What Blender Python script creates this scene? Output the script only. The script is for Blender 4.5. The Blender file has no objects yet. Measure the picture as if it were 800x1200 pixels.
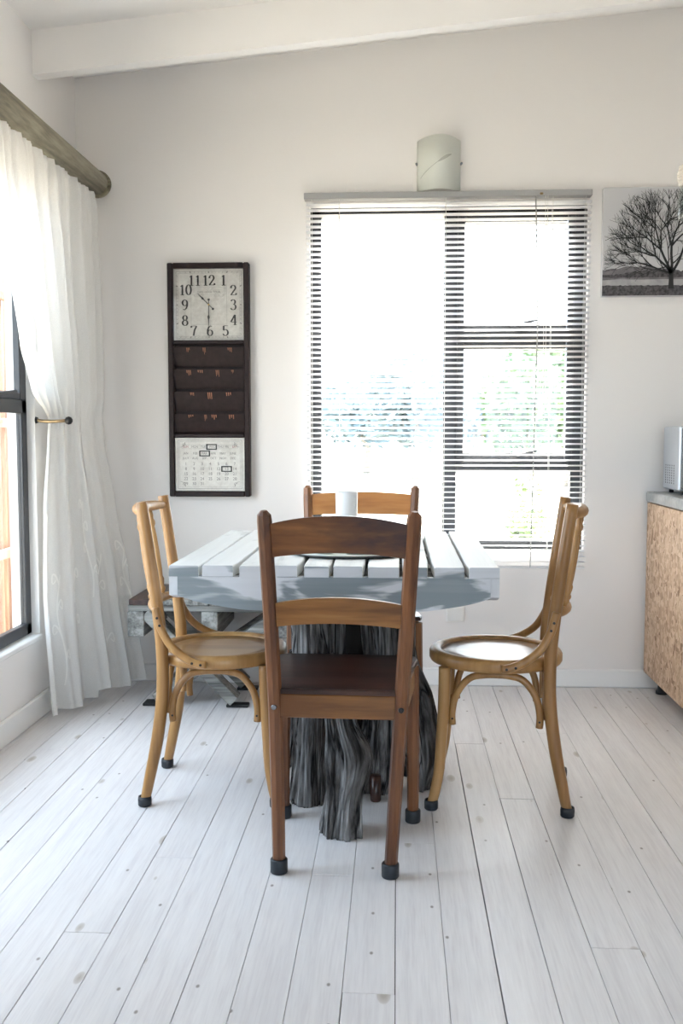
import bpy, bmesh, math, random
from mathutils import Vector, Matrix, noise
R = math.radians
sc = bpy.context.scene
col = sc.collection
# ------------------------------------------------------------------ camera, world, sun, exposure
cam_data = bpy.data.cameras.new('camera')
cam_data.lens = 35.0; cam_data.sensor_width = 36.0; cam_data.sensor_fit = 'AUTO'
cam_data.clip_start = .05; cam_data.clip_end = 500
cam = bpy.data.objects.new('camera', cam_data); col.objects.link(cam)
cam.location = (0, 0, 1.12)
cam.rotation_euler = (R(90 - 4.4), 0, R(3.2))
sc.camera = cam
world = bpy.data.worlds.new('sky'); sc.world = world; world.use_nodes = True
bg = world.node_tree.nodes['Background']
bg.inputs[0].default_value = (.70, .835, 1.0, 1); bg.inputs[1].default_value = 1.15
sun_data = bpy.data.lights.new('sun', 'SUN'); sun_data.energy = 7.5; sun_data.angle = R(.55)
sun_data.color = (1.0, .94, .84)
sun = bpy.data.objects.new('sun', sun_data); col.objects.link(sun)
sun.rotation_euler = Vector((-.045, -1, -1.0)).to_track_quat('-Z', 'Y').to_euler()
def portal(name, loc, rot, sx, sy):
    l = bpy.data.lights.new(name, 'AREA'); l.shape = 'RECTANGLE'; l.size = sx; l.size_y = sy
    l.cycles.is_portal = True
    o = bpy.data.objects.new(name, l); col.objects.link(o); o.location = loc; o.rotation_euler = rot
portal('window_portal', (.22, 4.62, 1.37), (R(-90), 0, 0), 1.2, 1.52)
portal('window_portal', (-1.56, 2.85, 1.22), (0, R(-90), 0), 1.75, 1.95)
portal('fill_door_portal', (1.0, -2.75, 1.05), (R(90), 0, 0), 1.8, 2.1)
vs = sc.view_settings
vs.view_transform = 'Standard'; vs.look = 'None'; vs.gamma = 1; vs.use_curve_mapping = False
vs.exposure = 3.08
sc.cycles.use_denoising = True
sc.cycles.max_bounces = 12; sc.cycles.diffuse_bounces = 8; sc.cycles.glossy_bounces = 4
sc.cycles.transmission_bounces = 8; sc.cycles.transparent_max_bounces = 24
sc.cycles.caustics_reflective = False; sc.cycles.caustics_refractive = False
sc.cycles.sample_clamp_indirect = 8

# ------------------------------------------------------------------ materials
class NT:
    def __init__(s, name):
        s.m = bpy.data.materials.new(name); s.m.use_nodes = True
        s.t = s.m.node_tree; s.t.nodes.clear()
        s.out = s.n('ShaderNodeOutputMaterial')
    def n(s, typ, **kw):
        nd = s.t.nodes.new(typ)
        for k, v in kw.items(): setattr(nd, k, v)
        return nd
    def l(s, a, b): s.t.links.new(a, b)
    def coords(s, scale=(1, 1, 1), rand=True, rot=(0, 0, 0)):
        tc = s.n('ShaderNodeTexCoord'); src = tc.outputs['Object']
        if rand:
            oi = s.n('ShaderNodeObjectInfo')
            mul = s.n('ShaderNodeMath', operation='MULTIPLY'); mul.inputs[1].default_value = 37.0
            s.l(oi.outputs['Random'], mul.inputs[0])
            cx = s.n('ShaderNodeCombineXYZ')
            for i in range(3): s.l(mul.outputs[0], cx.inputs[i])
            add = s.n('ShaderNodeVectorMath', operation='ADD')
            s.l(src, add.inputs[0]); s.l(cx.outputs[0], add.inputs[1]); src = add.outputs[0]
        mp = s.n('ShaderNodeMapping'); mp.inputs['Scale'].default_value = scale; mp.inputs['Rotation'].default_value = rot
        s.l(src, mp.inputs[0]); return mp.outputs[0]
    def noise(s, vec, scale, detail=4, rough=.55, dist=0):
        nd = s.n('ShaderNodeTexNoise'); nd.inputs['Scale'].default_value = scale
        nd.inputs['Detail'].default_value = detail; nd.inputs['Roughness'].default_value = rough
        nd.inputs['Distortion'].default_value = dist
        s.l(vec, nd.inputs['Vector']); return nd.outputs['Fac']
    def ramp(s, fac, stops, interp='LINEAR'):
        nd = s.n('ShaderNodeValToRGB'); cr = nd.color_ramp; cr.interpolation = interp
        while len(cr.elements) < len(stops): cr.elements.new(.5)
        for e, (p, c) in zip(cr.elements, stops):
            e.position = p; e.color = (c[0], c[1], c[2], 1) if not isinstance(c, (int, float)) else (c, c, c, 1)
        s.l(fac, nd.inputs[0]); return nd.outputs[0]
    def mix(s, fac, a, b, mode='MIX'):
        nd = s.n('ShaderNodeMix', data_type='RGBA', blend_type=mode)
        for sock, v in ((nd.inputs[0], fac), (nd.inputs[6], a), (nd.inputs[7], b)):
            if isinstance(v, (int, float)): sock.default_value = v
            elif isinstance(v, tuple): sock.default_value = (*v, 1)
            else: s.l(v, sock)
        return nd.outputs[2]
    def math(s, op, a, b=0.0):
        nd = s.n('ShaderNodeMath', operation=op)
        for sock, v in ((nd.inputs[0], a), (nd.inputs[1], b)):
            if isinstance(v, (int, float)): sock.default_value = v
            else: s.l(v, sock)
        return nd.outputs[0]
    def bump(s, h, strength=.3, dist=.01):
        nd = s.n('ShaderNodeBump'); nd.inputs['Strength'].default_value = strength; nd.inputs['Distance'].default_value = dist
        s.l(h, nd.inputs['Height']); return nd.outputs[0]
    def bsdf(s, color, rough=.5, metal=0., normal=None, spec=.5, **kw):
        p = s.n('ShaderNodeBsdfPrincipled')
        if isinstance(color, tuple): p.inputs['Base Color'].default_value = (*color, 1)
        else: s.l(color, p.inputs['Base Color'])
        if isinstance(rough, (int, float)): p.inputs['Roughness'].default_value = rough
        else: s.l(rough, p.inputs['Roughness'])
        p.inputs['Metallic'].default_value = metal; p.inputs['Specular IOR Level'].default_value = spec
        if normal is not None: s.l(normal, p.inputs['Normal'])
        for k, v in kw.items(): p.inputs[k.replace('_', ' ')].default_value = v
        s.l(p.outputs[0], s.out.inputs[0]); return p
M = {}
def plain(name, c, rough=.5, metal=0., bump=0., bscale=60, spec=.5, var=.0):
    t = NT(name); v = t.coords()
    color = c; nrm = None
    nz = t.noise(v, bscale, 4)
    if var: color = t.mix(t.ramp(nz, [(.3, 0.), (.7, 1.)]), tuple(x*(1-var) for x in c), tuple(min(1, x*(1+var)) for x in c))
    if bump: nrm = t.bump(nz, bump, .004)
    t.bsdf(color, rough, metal, nrm, spec); M[name] = t.m
def wood(name, stops, axis='z', scale=9, stretch=.08, rough=.4, bump=.12, streak=None, spec=.5, patch=None):
    t = NT(name); st = {'x': (stretch, 1, 1), 'y': (1, stretch, 1), 'z': (1, 1, stretch)}[axis]
    v = t.coords(st)
    a = t.noise(v, scale, 6, .6, .6); b = t.noise(v, scale*6, 3, .5)
    f = t.mix(.3, a, b)
    c = t.ramp(f, [(.5+(p-.5)*.48, q) for p, q in stops])
    if patch:
        v2 = t.coords({'x': (.35, 1, 1), 'y': (1, .35, 1), 'z': (1, 1, .35)}[axis])
        pn = t.noise(v2, patch[0], 5, .6)
        c = t.mix(t.ramp(pn, [(patch[1], 0.), (patch[1]+.14, 1.)]), c, patch[2])
    t.bsdf(c, rough, 0, t.bump(f, bump, .004), spec); M[name] = t.m

plain('wall_paint', (.81, .785, .765), .65, bump=.05, bscale=90, spec=.25)
plain('ceiling_paint', (.84, .82, .80), .6, bump=.03, bscale=60, spec=.25)
plain('white_trim', (.82, .815, .80), .45, bump=.02)
plain('frame_metal', (.022, .023, .027), .38, spec=.5)

plain('headrail_grey', (.34, .34, .34), .5)
plain('cord_white', (.75, .74, .70), .8)
plain('rubber', (.012, .016, .022), .45)
plain('bolt_black', (.012, .012, .013), .35, metal=.3)
plain('bolt_steel', (.25, .27, .30), .25, metal=.9)
plain('brass', (.28, .20, .11), .35, metal=.9, var=.3, bscale=30)
plain('subfloor', (.03, .026, .022), .9)
plain('organizer_brown', (.022, .0125, .0125), .5, bump=.05, var=.25, bscale=40, spec=.25)
plain('scuff', (.34, .14, .08), .6)
plain('print_black', (.018, .018, .018), .7)
plain('print_grey', (.22, .21, .20), .7)
plain('print_red', (.35, .10, .09), .7)
plain('print_light', (.45, .44, .42), .7)
plain('hand_black', (.02, .025, .025), .4)
plain('gold', (.6, .4, .12), .3, metal=.9)
plain('ceramic_white', (.80, .82, .85), .3)
plain('tray_dark', (.06, .06, .06), .35)
plain('tray_pale', (.66, .69, .63), .4, var=.12, bscale=18)
plain('teal_cloth', (.02, .16, .12), .8)
plain('silver', (.50, .53, .57), .38, metal=.65)
plain('oven_dark', (.03, .04, .045), .15)
plain('hole_black', (.015, .015, .016), .8)
plain('rope', (.66, .61, .55), .85, bump=.8, bscale=220)
plain('socket_plastic', (.80, .79, .76), .4)
plain('cabinet_foot', (.012, .012, .012), .5)
plain('grass', (.38, .34, .28), .9, var=.25, bscale=1.2)
plain('leaf_green', (.15, .21, .11), .7, var=.35, bscale=3)
plain('leaf_haze', (.20, .26, .28), .7, var=.3, bscale=3)  # distance haze is put into this pale bluish leaf colour
plain('shrub_leaf', (.11, .16, .05), .7, var=.35, bscale=6)
plain('bark', (.34, .31, .28), .9, var=.3)
plain('hollow_shade', (.022, .017, .014), .9, bump=.6, bscale=25)  # near-black colour stands in for the shade inside the hollow table base
def paper(name, c1, c2):
    t = NT(name); v = t.coords()
    t.bsdf(t.ramp(t.mix(.35, t.noise(v, 14, 5, .65), t.noise(v, 70, 3)), [(.36, c2), (.62, c1)]), .7); M[name] = t.m
paper('dial_paper', (.66, .65, .61), (.50, .48, .45))
paper('calendar_paper', (.74, .73, .69), (.60, .58, .54))
wood('bentwood', [(.25, (0.2333, 0.1120, 0.0347)), (.5, (0.3456, 0.1784, 0.0604)), (.75, (0.4493, 0.2573, 0.0981))], 'z', 7, .07, .33, .06)
wood('bentwood_seat', [(.25, (0.1890, 0.0972, 0.0374)), (.5, (0.2722, 0.1476, 0.0598)), (.75, (0.3326, 0.1908, 0.0816))], 'x', 7, .09, .28, .05)
wood('chair_post', [(.28, (0.0632, 0.0215, 0.0089)), (.5, (0.1411, 0.0515, 0.0190)), (.72, (0.2228, 0.0894, 0.0329))], 'z', 11, .05, .38, .2)
wood('chair_rail', [(.28, (0.1282, 0.0461, 0.0112)), (.5, (0.2413, 0.1004, 0.0248)), (.72, (0.3318, 0.1600, 0.0465))], 'x', 9, .08, .4, .2, patch=(7, .66, (0.0603, 0.0193, 0.0087)))
wood('chair_crest', [(.28, (0.0905, 0.0302, 0.0101)), (.5, (0.1734, 0.0648, 0.0189)), (.72, (0.2714, 0.1188, 0.0391))], 'x', 10, .08, .4, .2, patch=(6, .5, (0.0393, 0.0122, 0.0088)))
wood('chair_seat', [(.28, (0.0156, 0.0060, 0.0050)), (.5, (0.0330, 0.0132, 0.0099)), (.75, (0.0600, 0.0252, 0.0174))], 'x', 9, .12, .28, .15)
wood('orange_rail', [(.25, (.30, .105, .025)), (.5, (.43, .175, .045)), (.75, (.52, .24, .075))], 'x', 9, .08, .4, .1)
wood('orange_post', [(.25, (.13, .050, .020)), (.5, (.25, .105, .040)), (.75, (.36, .17, .070))], 'z', 9, .06, .4, .1)
wood('bench_grey', [(.3, (.075, .073, .066)), (.5, (.19, .185, .17)), (.7, (.33, .325, .30))], 'x', 16, .06, .7, .5)
wood('bench_grey_y', [(.3, (.075, .073, .066)), (.5, (.19, .185, .17)), (.7, (.33, .325, .30))], 'y', 16, .06, .7, .5)
wood('bench_brown', [(.3, (.030, .015, .012)), (.7, (.085, .042, .032))], 'y', 9, .1, .45, .2)
wood('curtain_pole', [(.3, (.11, .095, .062)), (.5, (.21, .185, .125)), (.7, (.30, .27, .19))], 'y', 16, .10, .55, .25)
wood('cutting_board', [(.3, (.36, .21, .11)), (.7, (.56, .37, .22))], 'x', 9, .1, .5, .1)
wood('fence_pole', [(.3, (.16, .085, .055)), (.7, (.32, .19, .13))], 'z', 9, .1, .8, .2)
def mk_driftwood():
    t = NT('driftwood')
    uv = t.n('ShaderNodeUVMap'); oi = t.n('ShaderNodeObjectInfo')
    add = t.n('ShaderNodeVectorMath', operation='ADD'); t.l(uv.outputs[0], add.inputs[0])
    cx = t.n('ShaderNodeCombineXYZ'); rm = t.math('MULTIPLY', oi.outputs['Random'], 31.0)
    for q in range(3): t.l(rm, cx.inputs[q])
    t.l(cx.outputs[0], add.inputs[1])
    mp = t.n('ShaderNodeMapping'); mp.inputs['Scale'].default_value = (1, .07, 1); t.l(add.outputs[0], mp.inputs[0]); v = mp.outputs[0]
    mp2 = t.n('ShaderNodeMapping'); mp2.inputs['Scale'].default_value = (1, .4, 1); t.l(add.outputs[0], mp2.inputs[0]); v2 = mp2.outputs[0]
    a = t.noise(v, 62, 6, .62, .5); b = t.noise(v2, 14, 4, .55); cr = t.noise(v, 24, 3, .5, .8)
    f = t.math('ADD', t.math('MULTIPLY', a, .75), t.math('MULTIPLY', b, .25))
    c = t.ramp(f, [(.38, (.012, .010, .010)), (.45, (.070, .064, .060)), (.54, (.175, .170, .168)), (.66, (.40, .40, .405))])
    c = t.mix(t.ramp(t.noise(v2, 7, 4), [(.58, 0.), (.74, .6)]), c, (.085, .048, .026))
    crack = t.ramp(t.math('ABSOLUTE', t.math('SUBTRACT', cr, .5)), [(.0, 1.), (.022, 0.)])
    c = t.mix(crack, c, (.006, .005, .005))
    h = t.math('SUBTRACT', f, t.math('MULTIPLY', crack, .5))
    t.bsdf(c, .8, 0, t.bump(h, .8, .012), .2); M['driftwood'] = t.m
mk_driftwood()
def mk_paint(name, base, grey, scale, lo, axis, wear=True, amount=1.0):
    t = NT(name); v = t.coords({'x': (.5, 1, 1.5), 'y': (1, .45, 1)}[axis], rand=True)
    gr = t.coords({'x': (.03, 1, 1), 'y': (1, .03, 1)}[axis])
    n1 = t.noise(v, scale, 4, .5, .9)
    brush = t.noise(gr, 60, 3)
    mixn = t.math('ADD', t.math('MULTIPLY', n1, .88), t.math('MULTIPLY', brush, .12))
    f = t.ramp(mixn, [(lo, 0.), (lo+.045, amount)])
    c = t.mix(f, base, grey)
    c = t.mix(t.ramp(brush, [(.35, .16), (.6, 0.)]), c, tuple(x*.7 for x in base))
    if wear: c = t.mix(t.ramp(t.noise(v, scale*3.2, 5, .7), [(.70, 0.), (.76, .5)]), c, (.30, .22, .16))
    t.bsdf(c, .55, 0, t.bump(mixn, .25, .004), .35); M[name] = t.m
mk_paint('table_paint', (.56, .585, .63), (.20, .235, .26), 5.0, .515, 'x')
mk_paint('table_paint_end', (.56, .585, .63), (.20, .235, .26), 5.0, .515, 'y')
mk_paint('table_top_paint', (.70, .71, .70), (.44, .455, .44), 4.0, .56, 'y', True, .55)
def mk_floor():
    t = NT('floor_whitewash')
    v = t.coords((1, .05, 1)); n = t.noise(v, 45, 5, .6, .4); fine = t.noise(v, 190, 2)
    cl = t.noise(t.coords((1, .3, 1)), 3.0, 3)
    g = t.math('ADD', t.math('MULTIPLY', n, .6), t.math('MULTIPLY', fine, .4))
    c = t.ramp(g, [(.36, (.650, .625, .635)), (.5, (.72, .70, .705)), (.66, (.77, .752, .755))])
    c = t.mix(t.ramp(cl, [(.35, .14), (.6, 0.)]), c, (.52, .50, .50))
    kv = t.coords((1, .42, 1)); vo = t.n('ShaderNodeTexVoronoi', voronoi_dimensions='2D'); vo.inputs['Scale'].default_value = 4.6
    t.l(kv, vo.inputs['Vector'])
    sep = t.n('ShaderNodeSeparateColor'); t.l(vo.outputs['Color'], sep.inputs[0])
    size = t.math('MULTIPLY', sep.outputs[0], .075)
    d = t.math('SUBTRACT', size, vo.outputs['Distance'])
    kn = t.ramp(d, [(.0, 0.), (.012, .45), (.05, .85)])
    gate = t.math('GREATER_THAN', sep.outputs[1], .35)
    c = t.mix(t.math('MULTIPLY', kn, gate), c, (.36, .31, .26))
    sp = t.n('ShaderNodeTexVoronoi', voronoi_dimensions='2D'); sp.inputs['Scale'].default_value = 9; t.l(t.coords((1, .6, 1)), sp.inputs['Vector'])
    s2 = t.n('ShaderNodeSeparateColor'); t.l(sp.outputs['Color'], s2.inputs[0])
    spot = t.math('MULTIPLY', t.ramp(sp.outputs['Distance'], [(.02, .8), (.045, 0.)]), t.math('GREATER_THAN', s2.outputs[0], .78))
    c = t.mix(spot, c, (.16, .13, .11))
    rough = t.ramp(cl, [(.3, .30), (.7, .42)])
    t.bsdf(c, rough, 0, t.bump(g, .12, .003), .45); M['floor_whitewash'] = t.m
mk_floor()
def mk_osb():
    t = NT('osb'); cols = None
    for i, (ang, sc_, st) in enumerate(((.35, 52, .12), (1.25, 46, .13), (2.2, 58, .11), (2.85, 50, .12), (.8, 64, .10), (1.75, 54, .11))):
        v0 = t.coords((1, 1, 1), rand=False, rot=(ang, ang, 0))
        mp = t.n('ShaderNodeMapping'); mp.inputs['Scale'].default_value = (1, 1, st); t.l(v0, mp.inputs[0]); v = mp.outputs[0]
        # strands lie in the YZ and XZ planes of the panels
        dn = t.noise(v, 5, 2)
        vo = t.n('ShaderNodeTexVoronoi'); vo.inputs['Scale'].default_value = sc_; t.l(v, vo.inputs['Vector'])
        sp = t.n('ShaderNodeSeparateColor'); t.l(vo.outputs['Color'], sp.inputs[0])
        c = t.ramp(sp.outputs[0], [(.0, (.22, .115, .055)), (.10, (.43, .275, .17)), (.55, (.56, .385, .255)), (1., (.68, .51, .365))])
        if cols is None: cols = c
        else: cols = t.mix(t.math('GREATER_THAN', sp.outputs[1], .62), cols, c)
    t.bsdf(cols, .55, 0, None, .35); M['osb'] = t.m
mk_osb()
def mk_concrete():
    t = NT('concrete'); v = t.coords()
    f = t.mix(.4, t.noise(v, 9, 5), t.noise(v, 60, 4))
    t.bsdf(t.ramp(f, [(.35, (.25, .255, .25)), (.65, (.42, .425, .415))]), .6, 0, t.bump(f, .15, .004)); M['concrete'] = t.m
mk_concrete()
def mk_glass(name, tint=(1, 1, 1), gloss=.10):
    t = NT(name); tr = t.n('ShaderNodeBsdfTransparent'); tr.inputs[0].default_value = (*tint, 1)
    gl = t.n('ShaderNodeBsdfGlossy'); gl.inputs['Roughness'].default_value = .02
    lw = t.n('ShaderNodeLayerWeight'); lw.inputs[0].default_value = .5
    fr = t.math('ADD', t.math('MULTIPLY', t.math('POWER', lw.outputs['Facing'], 5.0), .9), .04)
    mx = t.n('ShaderNodeMixShader'); t.l(fr, mx.inputs[0]); t.l(tr.outputs[0], mx.inputs[1]); t.l(gl.outputs[0], mx.inputs[2])
    t.l(mx.outputs[0], t.out.inputs[0]); M[name] = t.m
mk_glass('pane_glass', (.97, .985, .98)); mk_glass('dial_glass', (1, 1, 1)); mk_glass('jar_glass', (.93, .95, .95))
def mk_sheer(name, c, transp):
    t = NT(name)
    d = t.n('ShaderNodeBsdfDiffuse'); d.inputs[0].default_value = (*c, 1)
    tl = t.n('ShaderNodeBsdfTranslucent'); tl.inputs[0].default_value = (*c, 1)
    tp = t.n('ShaderNodeBsdfTransparent')
    m1 = t.n('ShaderNodeMixShader'); m1.inputs[0].default_value = .26
    t.l(d.outputs[0], m1.inputs[1]); t.l(tl.outputs[0], m1.inputs[2])
    m2 = t.n('ShaderNodeMixShader')
    wv = t.noise(t.coords((1, 1, 1), rand=False), 500, 2)
    t.l(t.ramp(wv, [(.3, transp-.06), (.7, transp+.06)]), m2.inputs[0])
    t.l(m1.outputs[0], m2.inputs[1]); t.l(tp.outputs[0], m2.inputs[2])
    t.l(m2.outputs[0], t.out.inputs[0]); M[name] = t.m
mk_sheer('sheer_fabric', (.84, .83, .805), .12); mk_sheer('embroidery_thread', (.88, .87, .84), .0)
def mk_frost():
    t = NT('frosted_glass')
    v = t.coords((1, 1, 1), rand=False)
    d = t.n('ShaderNodeBsdfTranslucent'); d.inputs[0].default_value = (.92, .935, .89, 1)
    p = t.n('ShaderNodeBsdfPrincipled'); p.inputs['Base Color'].default_value = (.86, .875, .83, 1); p.inputs['Roughness'].default_value = .3
    m = t.n('ShaderNodeMixShader'); m.inputs[0].default_value = .4
    t.l(p.outputs[0], m.inputs[1]); t.l(d.outputs[0], m.inputs[2]); t.l(m.outputs[0], t.out.inputs[0]); M['frosted_glass'] = t.m
mk_frost()
def mk_slat():
    t = NT('slat_white')
    tl = t.n('ShaderNodeBsdfTranslucent'); tl.inputs[0].default_value = (.86, .86, .87, 1)
    p = t.n('ShaderNodeBsdfPrincipled'); p.inputs['Base Color'].default_value = (.84, .845, .86, 1); p.inputs['Roughness'].default_value = .4
    m = t.n('ShaderNodeMixShader'); m.inputs[0].default_value = .5
    t.l(p.outputs[0], m.inputs[1]); t.l(tl.outputs[0], m.inputs[2]); t.l(m.outputs[0], t.out.inputs[0]); M['slat_white'] = t.m
mk_slat()
plain('canvas_sky', (.53, .53, .545), .75, bump=.1, bscale=400)
plain('etched', (.52, .53, .49), .6)
plain('canvas_white', (.80, .80, .79), .7)
plain('canvas_hill', (.17, .16, .17), .8, var=.35, bscale=30)
plain('canvas_field', (.36, .35, .36), .8, var=.2, bscale=25)
plain('canvas_grass', (.075, .07, .075), .8, var=.7, bscale=90)

# ------------------------------------------------------------------ mesh builder
class MB:
    def __init__(s): s.v = []; s.f = []; s.sm = []
    def add(s, vs, fs, smooth=False):
        o = len(s.v); s.v += [tuple(p) for p in vs]
        s.f += [tuple(i + o for i in f) for f in fs]; s.sm += [smooth]*len(fs); return s
    def box(s, lo, hi, bev=0., mat=None):
        bm = bmesh.new(); bmesh.ops.create_cube(bm, size=1)
        c = [(a+b)/2 for a, b in zip(lo, hi)]; d = [b-a for a, b in zip(lo, hi)]
        for v in bm.verts: v.co = Vector([v.co[i]*d[i] + c[i] for i in range(3)])
        if bev: bmesh.ops.bevel(bm, geom=bm.edges[:], offset=min(bev, min(d)*.45), segments=1, affect='EDGES', profile=.5)
        if mat is not None: bm.transform(mat)
        bm.verts.ensure_lookup_table()
        s.add([v.co for v in bm.verts], [[v.index for v in f.verts] for f in bm.faces]); bm.free(); return s
    def bar(s, a, b, w, h, up=(0, 0, 1), bev=0.):
        a, b = Vector(a), Vector(b); z = (b-a); L = z.length; z.normalize()
        x = Vector(up).cross(z)
        if x.length < 1e-4: x = Vector((1, 0, 0))
        x.normalize(); y = z.cross(x)
        m = Matrix((( x.x, y.x, z.x, a.x), (x.y, y.y, z.y, a.y), (x.z, y.z, z.z, a.z), (0, 0, 0, 1)))
        return s.box((-w/2, -h/2, 0), (w/2, h/2, L), bev, m)
    def tube(s, pts, rad, n=12, cap=True, flat=None, smooth=True):
        pts = [Vector(p) for p in pts]; k = len(pts)
        if isinstance(rad, (int, float)): rad = [rad]*k
        t = []
        for i in range(k):
            d = pts[min(i+1, k-1)] - pts[max(i-1, 0)]; t.append(d.normalized())
        ref = Vector((0, 0, 1)) if abs(t[0].z) < .9 else Vector((1, 0, 0))
        x = (ref - t[0]*ref.dot(t[0])).normalized(); vs = []
        for i in range(k):
            x = (x - t[i]*x.dot(t[i])).normalized(); y = t[i].cross(x)
            for j in range(n):
                a = 2*math.pi*j/n
                vs.append(pts[i] + (x*math.cos(a) + y*math.sin(a))*rad[i])
        fs = [(i*n+j, i*n+(j+1) % n, (i+1)*n+(j+1) % n, (i+1)*n+j) for i in range(k-1) for j in range(n)]
        s.add(vs, fs, smooth)
        if cap:
            o = len(s.v) - k*n
            s.f += [tuple(o+j for j in reversed(range(n))), tuple(o+(k-1)*n+j for j in range(n))]; s.sm += [False, False]
        return s
    def lathe(s, prof, c=(0, 0, 0), n=24, a0=0, a1=360, smooth=True):
        full = abs(a1-a0) >= 359.9; m = n if full else n+1; vs = []
        for r, z in prof:
            for j in range(m):
                a = R(a0 + (a1-a0)*j/n); vs.append((c[0]+r*math.cos(a), c[1]+r*math.sin(a), c[2]+z))
        fs = []
        for i in range(len(prof)-1):
            for j in range(n):
                j2 = (j+1) % m
                fs.append((i*m+j, i*m+j2, (i+1)*m+j2, (i+1)*m+j))
        return s.add(vs, fs, smooth)
    def prism(s, poly, d, axis='y'):
        """poly in (x,z) extruded along y from d[0] to d[1] (axis 'y'), or (y,z) along x"""
        n = len(poly)
        P = (lambda a, b, t: (a, t, b)) if axis == 'y' else ((lambda a, b, t: (t, a, b)) if axis == 'x' else (lambda a, b, t: (a, b, t)))
        vs = [P(a, b, d[0]) for a, b in poly] + [P(a, b, d[1]) for a, b in poly]
        fs = [tuple(range(n)), tuple(reversed(range(n, 2*n)))] + [(i, i+n, (i+1) % n + n, (i+1) % n) for i in range(n)]
        return s.add(vs, fs)
    def build(s, name, mat, parent=None, off=(0, 0, 0), fix=True):
        me = bpy.data.meshes.new(name)
        o = off
        me.from_pydata([(p[0]-o[0], p[1]-o[1], p[2]-o[2]) for p in s.v], [], s.f); me.validate()
        sm = s.sm if len(s.sm) == len(me.polygons) else [False]*len(me.polygons)
        me.polygons.foreach_set('use_smooth', sm)
        if fix:
            bm = bmesh.new(); bm.from_mesh(me); bmesh.ops.recalc_face_normals(bm, faces=bm.faces); bm.to_mesh(me); bm.free()
        me.materials.append(M[mat]); me.update()
        ob = bpy.data.objects.new(name, me); col.objects.link(ob)
        if parent is not None: ob.parent = parent
        else: ob.location = o
        return ob
def link_copy(ob, parent, loc=None):
    c = ob.copy(); col.objects.link(c); c.parent = parent
    if loc is not None: c.location = loc
    return c
def empty(name, loc=(0, 0, 0), rz=0):
    e = bpy.data.objects.new(name, None); col.objects.link(e); e.location = loc; e.rotation_euler = (0, 0, rz)
    e.empty_display_size = .1; return e
def tag(o, label, cat, group=None):
    o['label'] = label; o['category'] = cat
    if group: o['group'] = group
    return o
def struct(o, label=None, cat=None):
    o['kind'] = 'structure'
    if label: o['label'] = label
    if cat: o['category'] = cat
    return o
def lerp(a, b, t): return a + (b-a)*t
def smoothpath(pts, n=6):
    """Catmull-Rom through pts"""
    P = [Vector(p) for p in pts]; out = []
    for i in range(len(P)-1):
        p0, p1, p2, p3 = P[max(i-1, 0)], P[i], P[i+1], P[min(i+2, len(P)-1)]
        for k in range(n):
            t = k/n
            out.append(.5*((2*p1) + (p2-p0)*t + (2*p0-5*p1+4*p2-p3)*t*t + (3*p1-p0-3*p2+p3)*t**3))
    out.append(P[-1]); return out
def text_mesh(body, size, align='CENTER', sx=1.0):
    cu = bpy.data.curves.new('text', 'FONT'); cu.body = body; cu.size = size; cu.align_x = align; cu.align_y = 'CENTER'; cu.resolution_u = 3
    ob = bpy.data.objects.new('text', cu); col.objects.link(ob)
    bpy.context.view_layer.update()
    me = bpy.data.meshes.new_from_object(ob.evaluated_get(bpy.context.evaluated_depsgraph_get()))
    vs = [(v.co.x*sx, v.co.y) for v in me.vertices]; fs = [tuple(p.vertices) for p in me.polygons]
    bpy.data.objects.remove(ob); bpy.data.meshes.remove(me); bpy.data.curves.remove(cu)
    return vs, fs
def put_text(mb, body, size, x, y, z, sx=1.0):
    vs, fs = text_mesh(body, size, 'CENTER', sx)
    mb.add([(x+a, y, z+b) for a, b in vs], fs)

# ------------------------------------------------------------------ the room
WX, WB, WR, WY = -1.42, 4.43, 3.4, -2.6          # left wall, back wall, right wall, rear wall
CE0, CSL = 2.682, .093                             # ceiling height at the left wall, slope
def ceil_z(x): return CE0 + CSL*(x-WX)
# floor
fl = MB().box((WX, WY, -.06), (WR, WB, -.022)).build('floor', 'subfloor'); struct(fl, 'whitewashed pine floorboards running towards the back wall', 'floor')
random.seed(4)
PW = .107
i0 = math.floor(WX/PW); i1 = math.ceil(WR/PW)
plank_mesh = {}
for i in range(i0, i1):
    x0 = max(i*PW, WX); x1 = min((i+1)*PW, WR)
    if x1-x0 < .02: continue
    cuts = [WY, WY + random.uniform(.6, 2.6)]
    while cuts[-1] < WB-.9: cuts.append(min(cuts[-1] + random.uniform(1.9, 3.4), WB))
    if WB - cuts[-1] < .5: cuts[-1] = WB
    else: cuts.append(WB)
    for a, b in zip(cuts[:-1], cuts[1:]):
        g = random.choice((.0003, .0004, .0008, .0012, .0018))
        c = ((x0+x1)/2, (a+b)/2, 0)
        MB().box((x0+g, a+.0006, -.0215), (x1-random.choice((.0002, .0004, .0008)), b-.0006, random.uniform(-.0006, 0)), .0008).build('floorboard', 'floor_whitewash', fl, (0, 0, 0)).location = (0, 0, 0)
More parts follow.
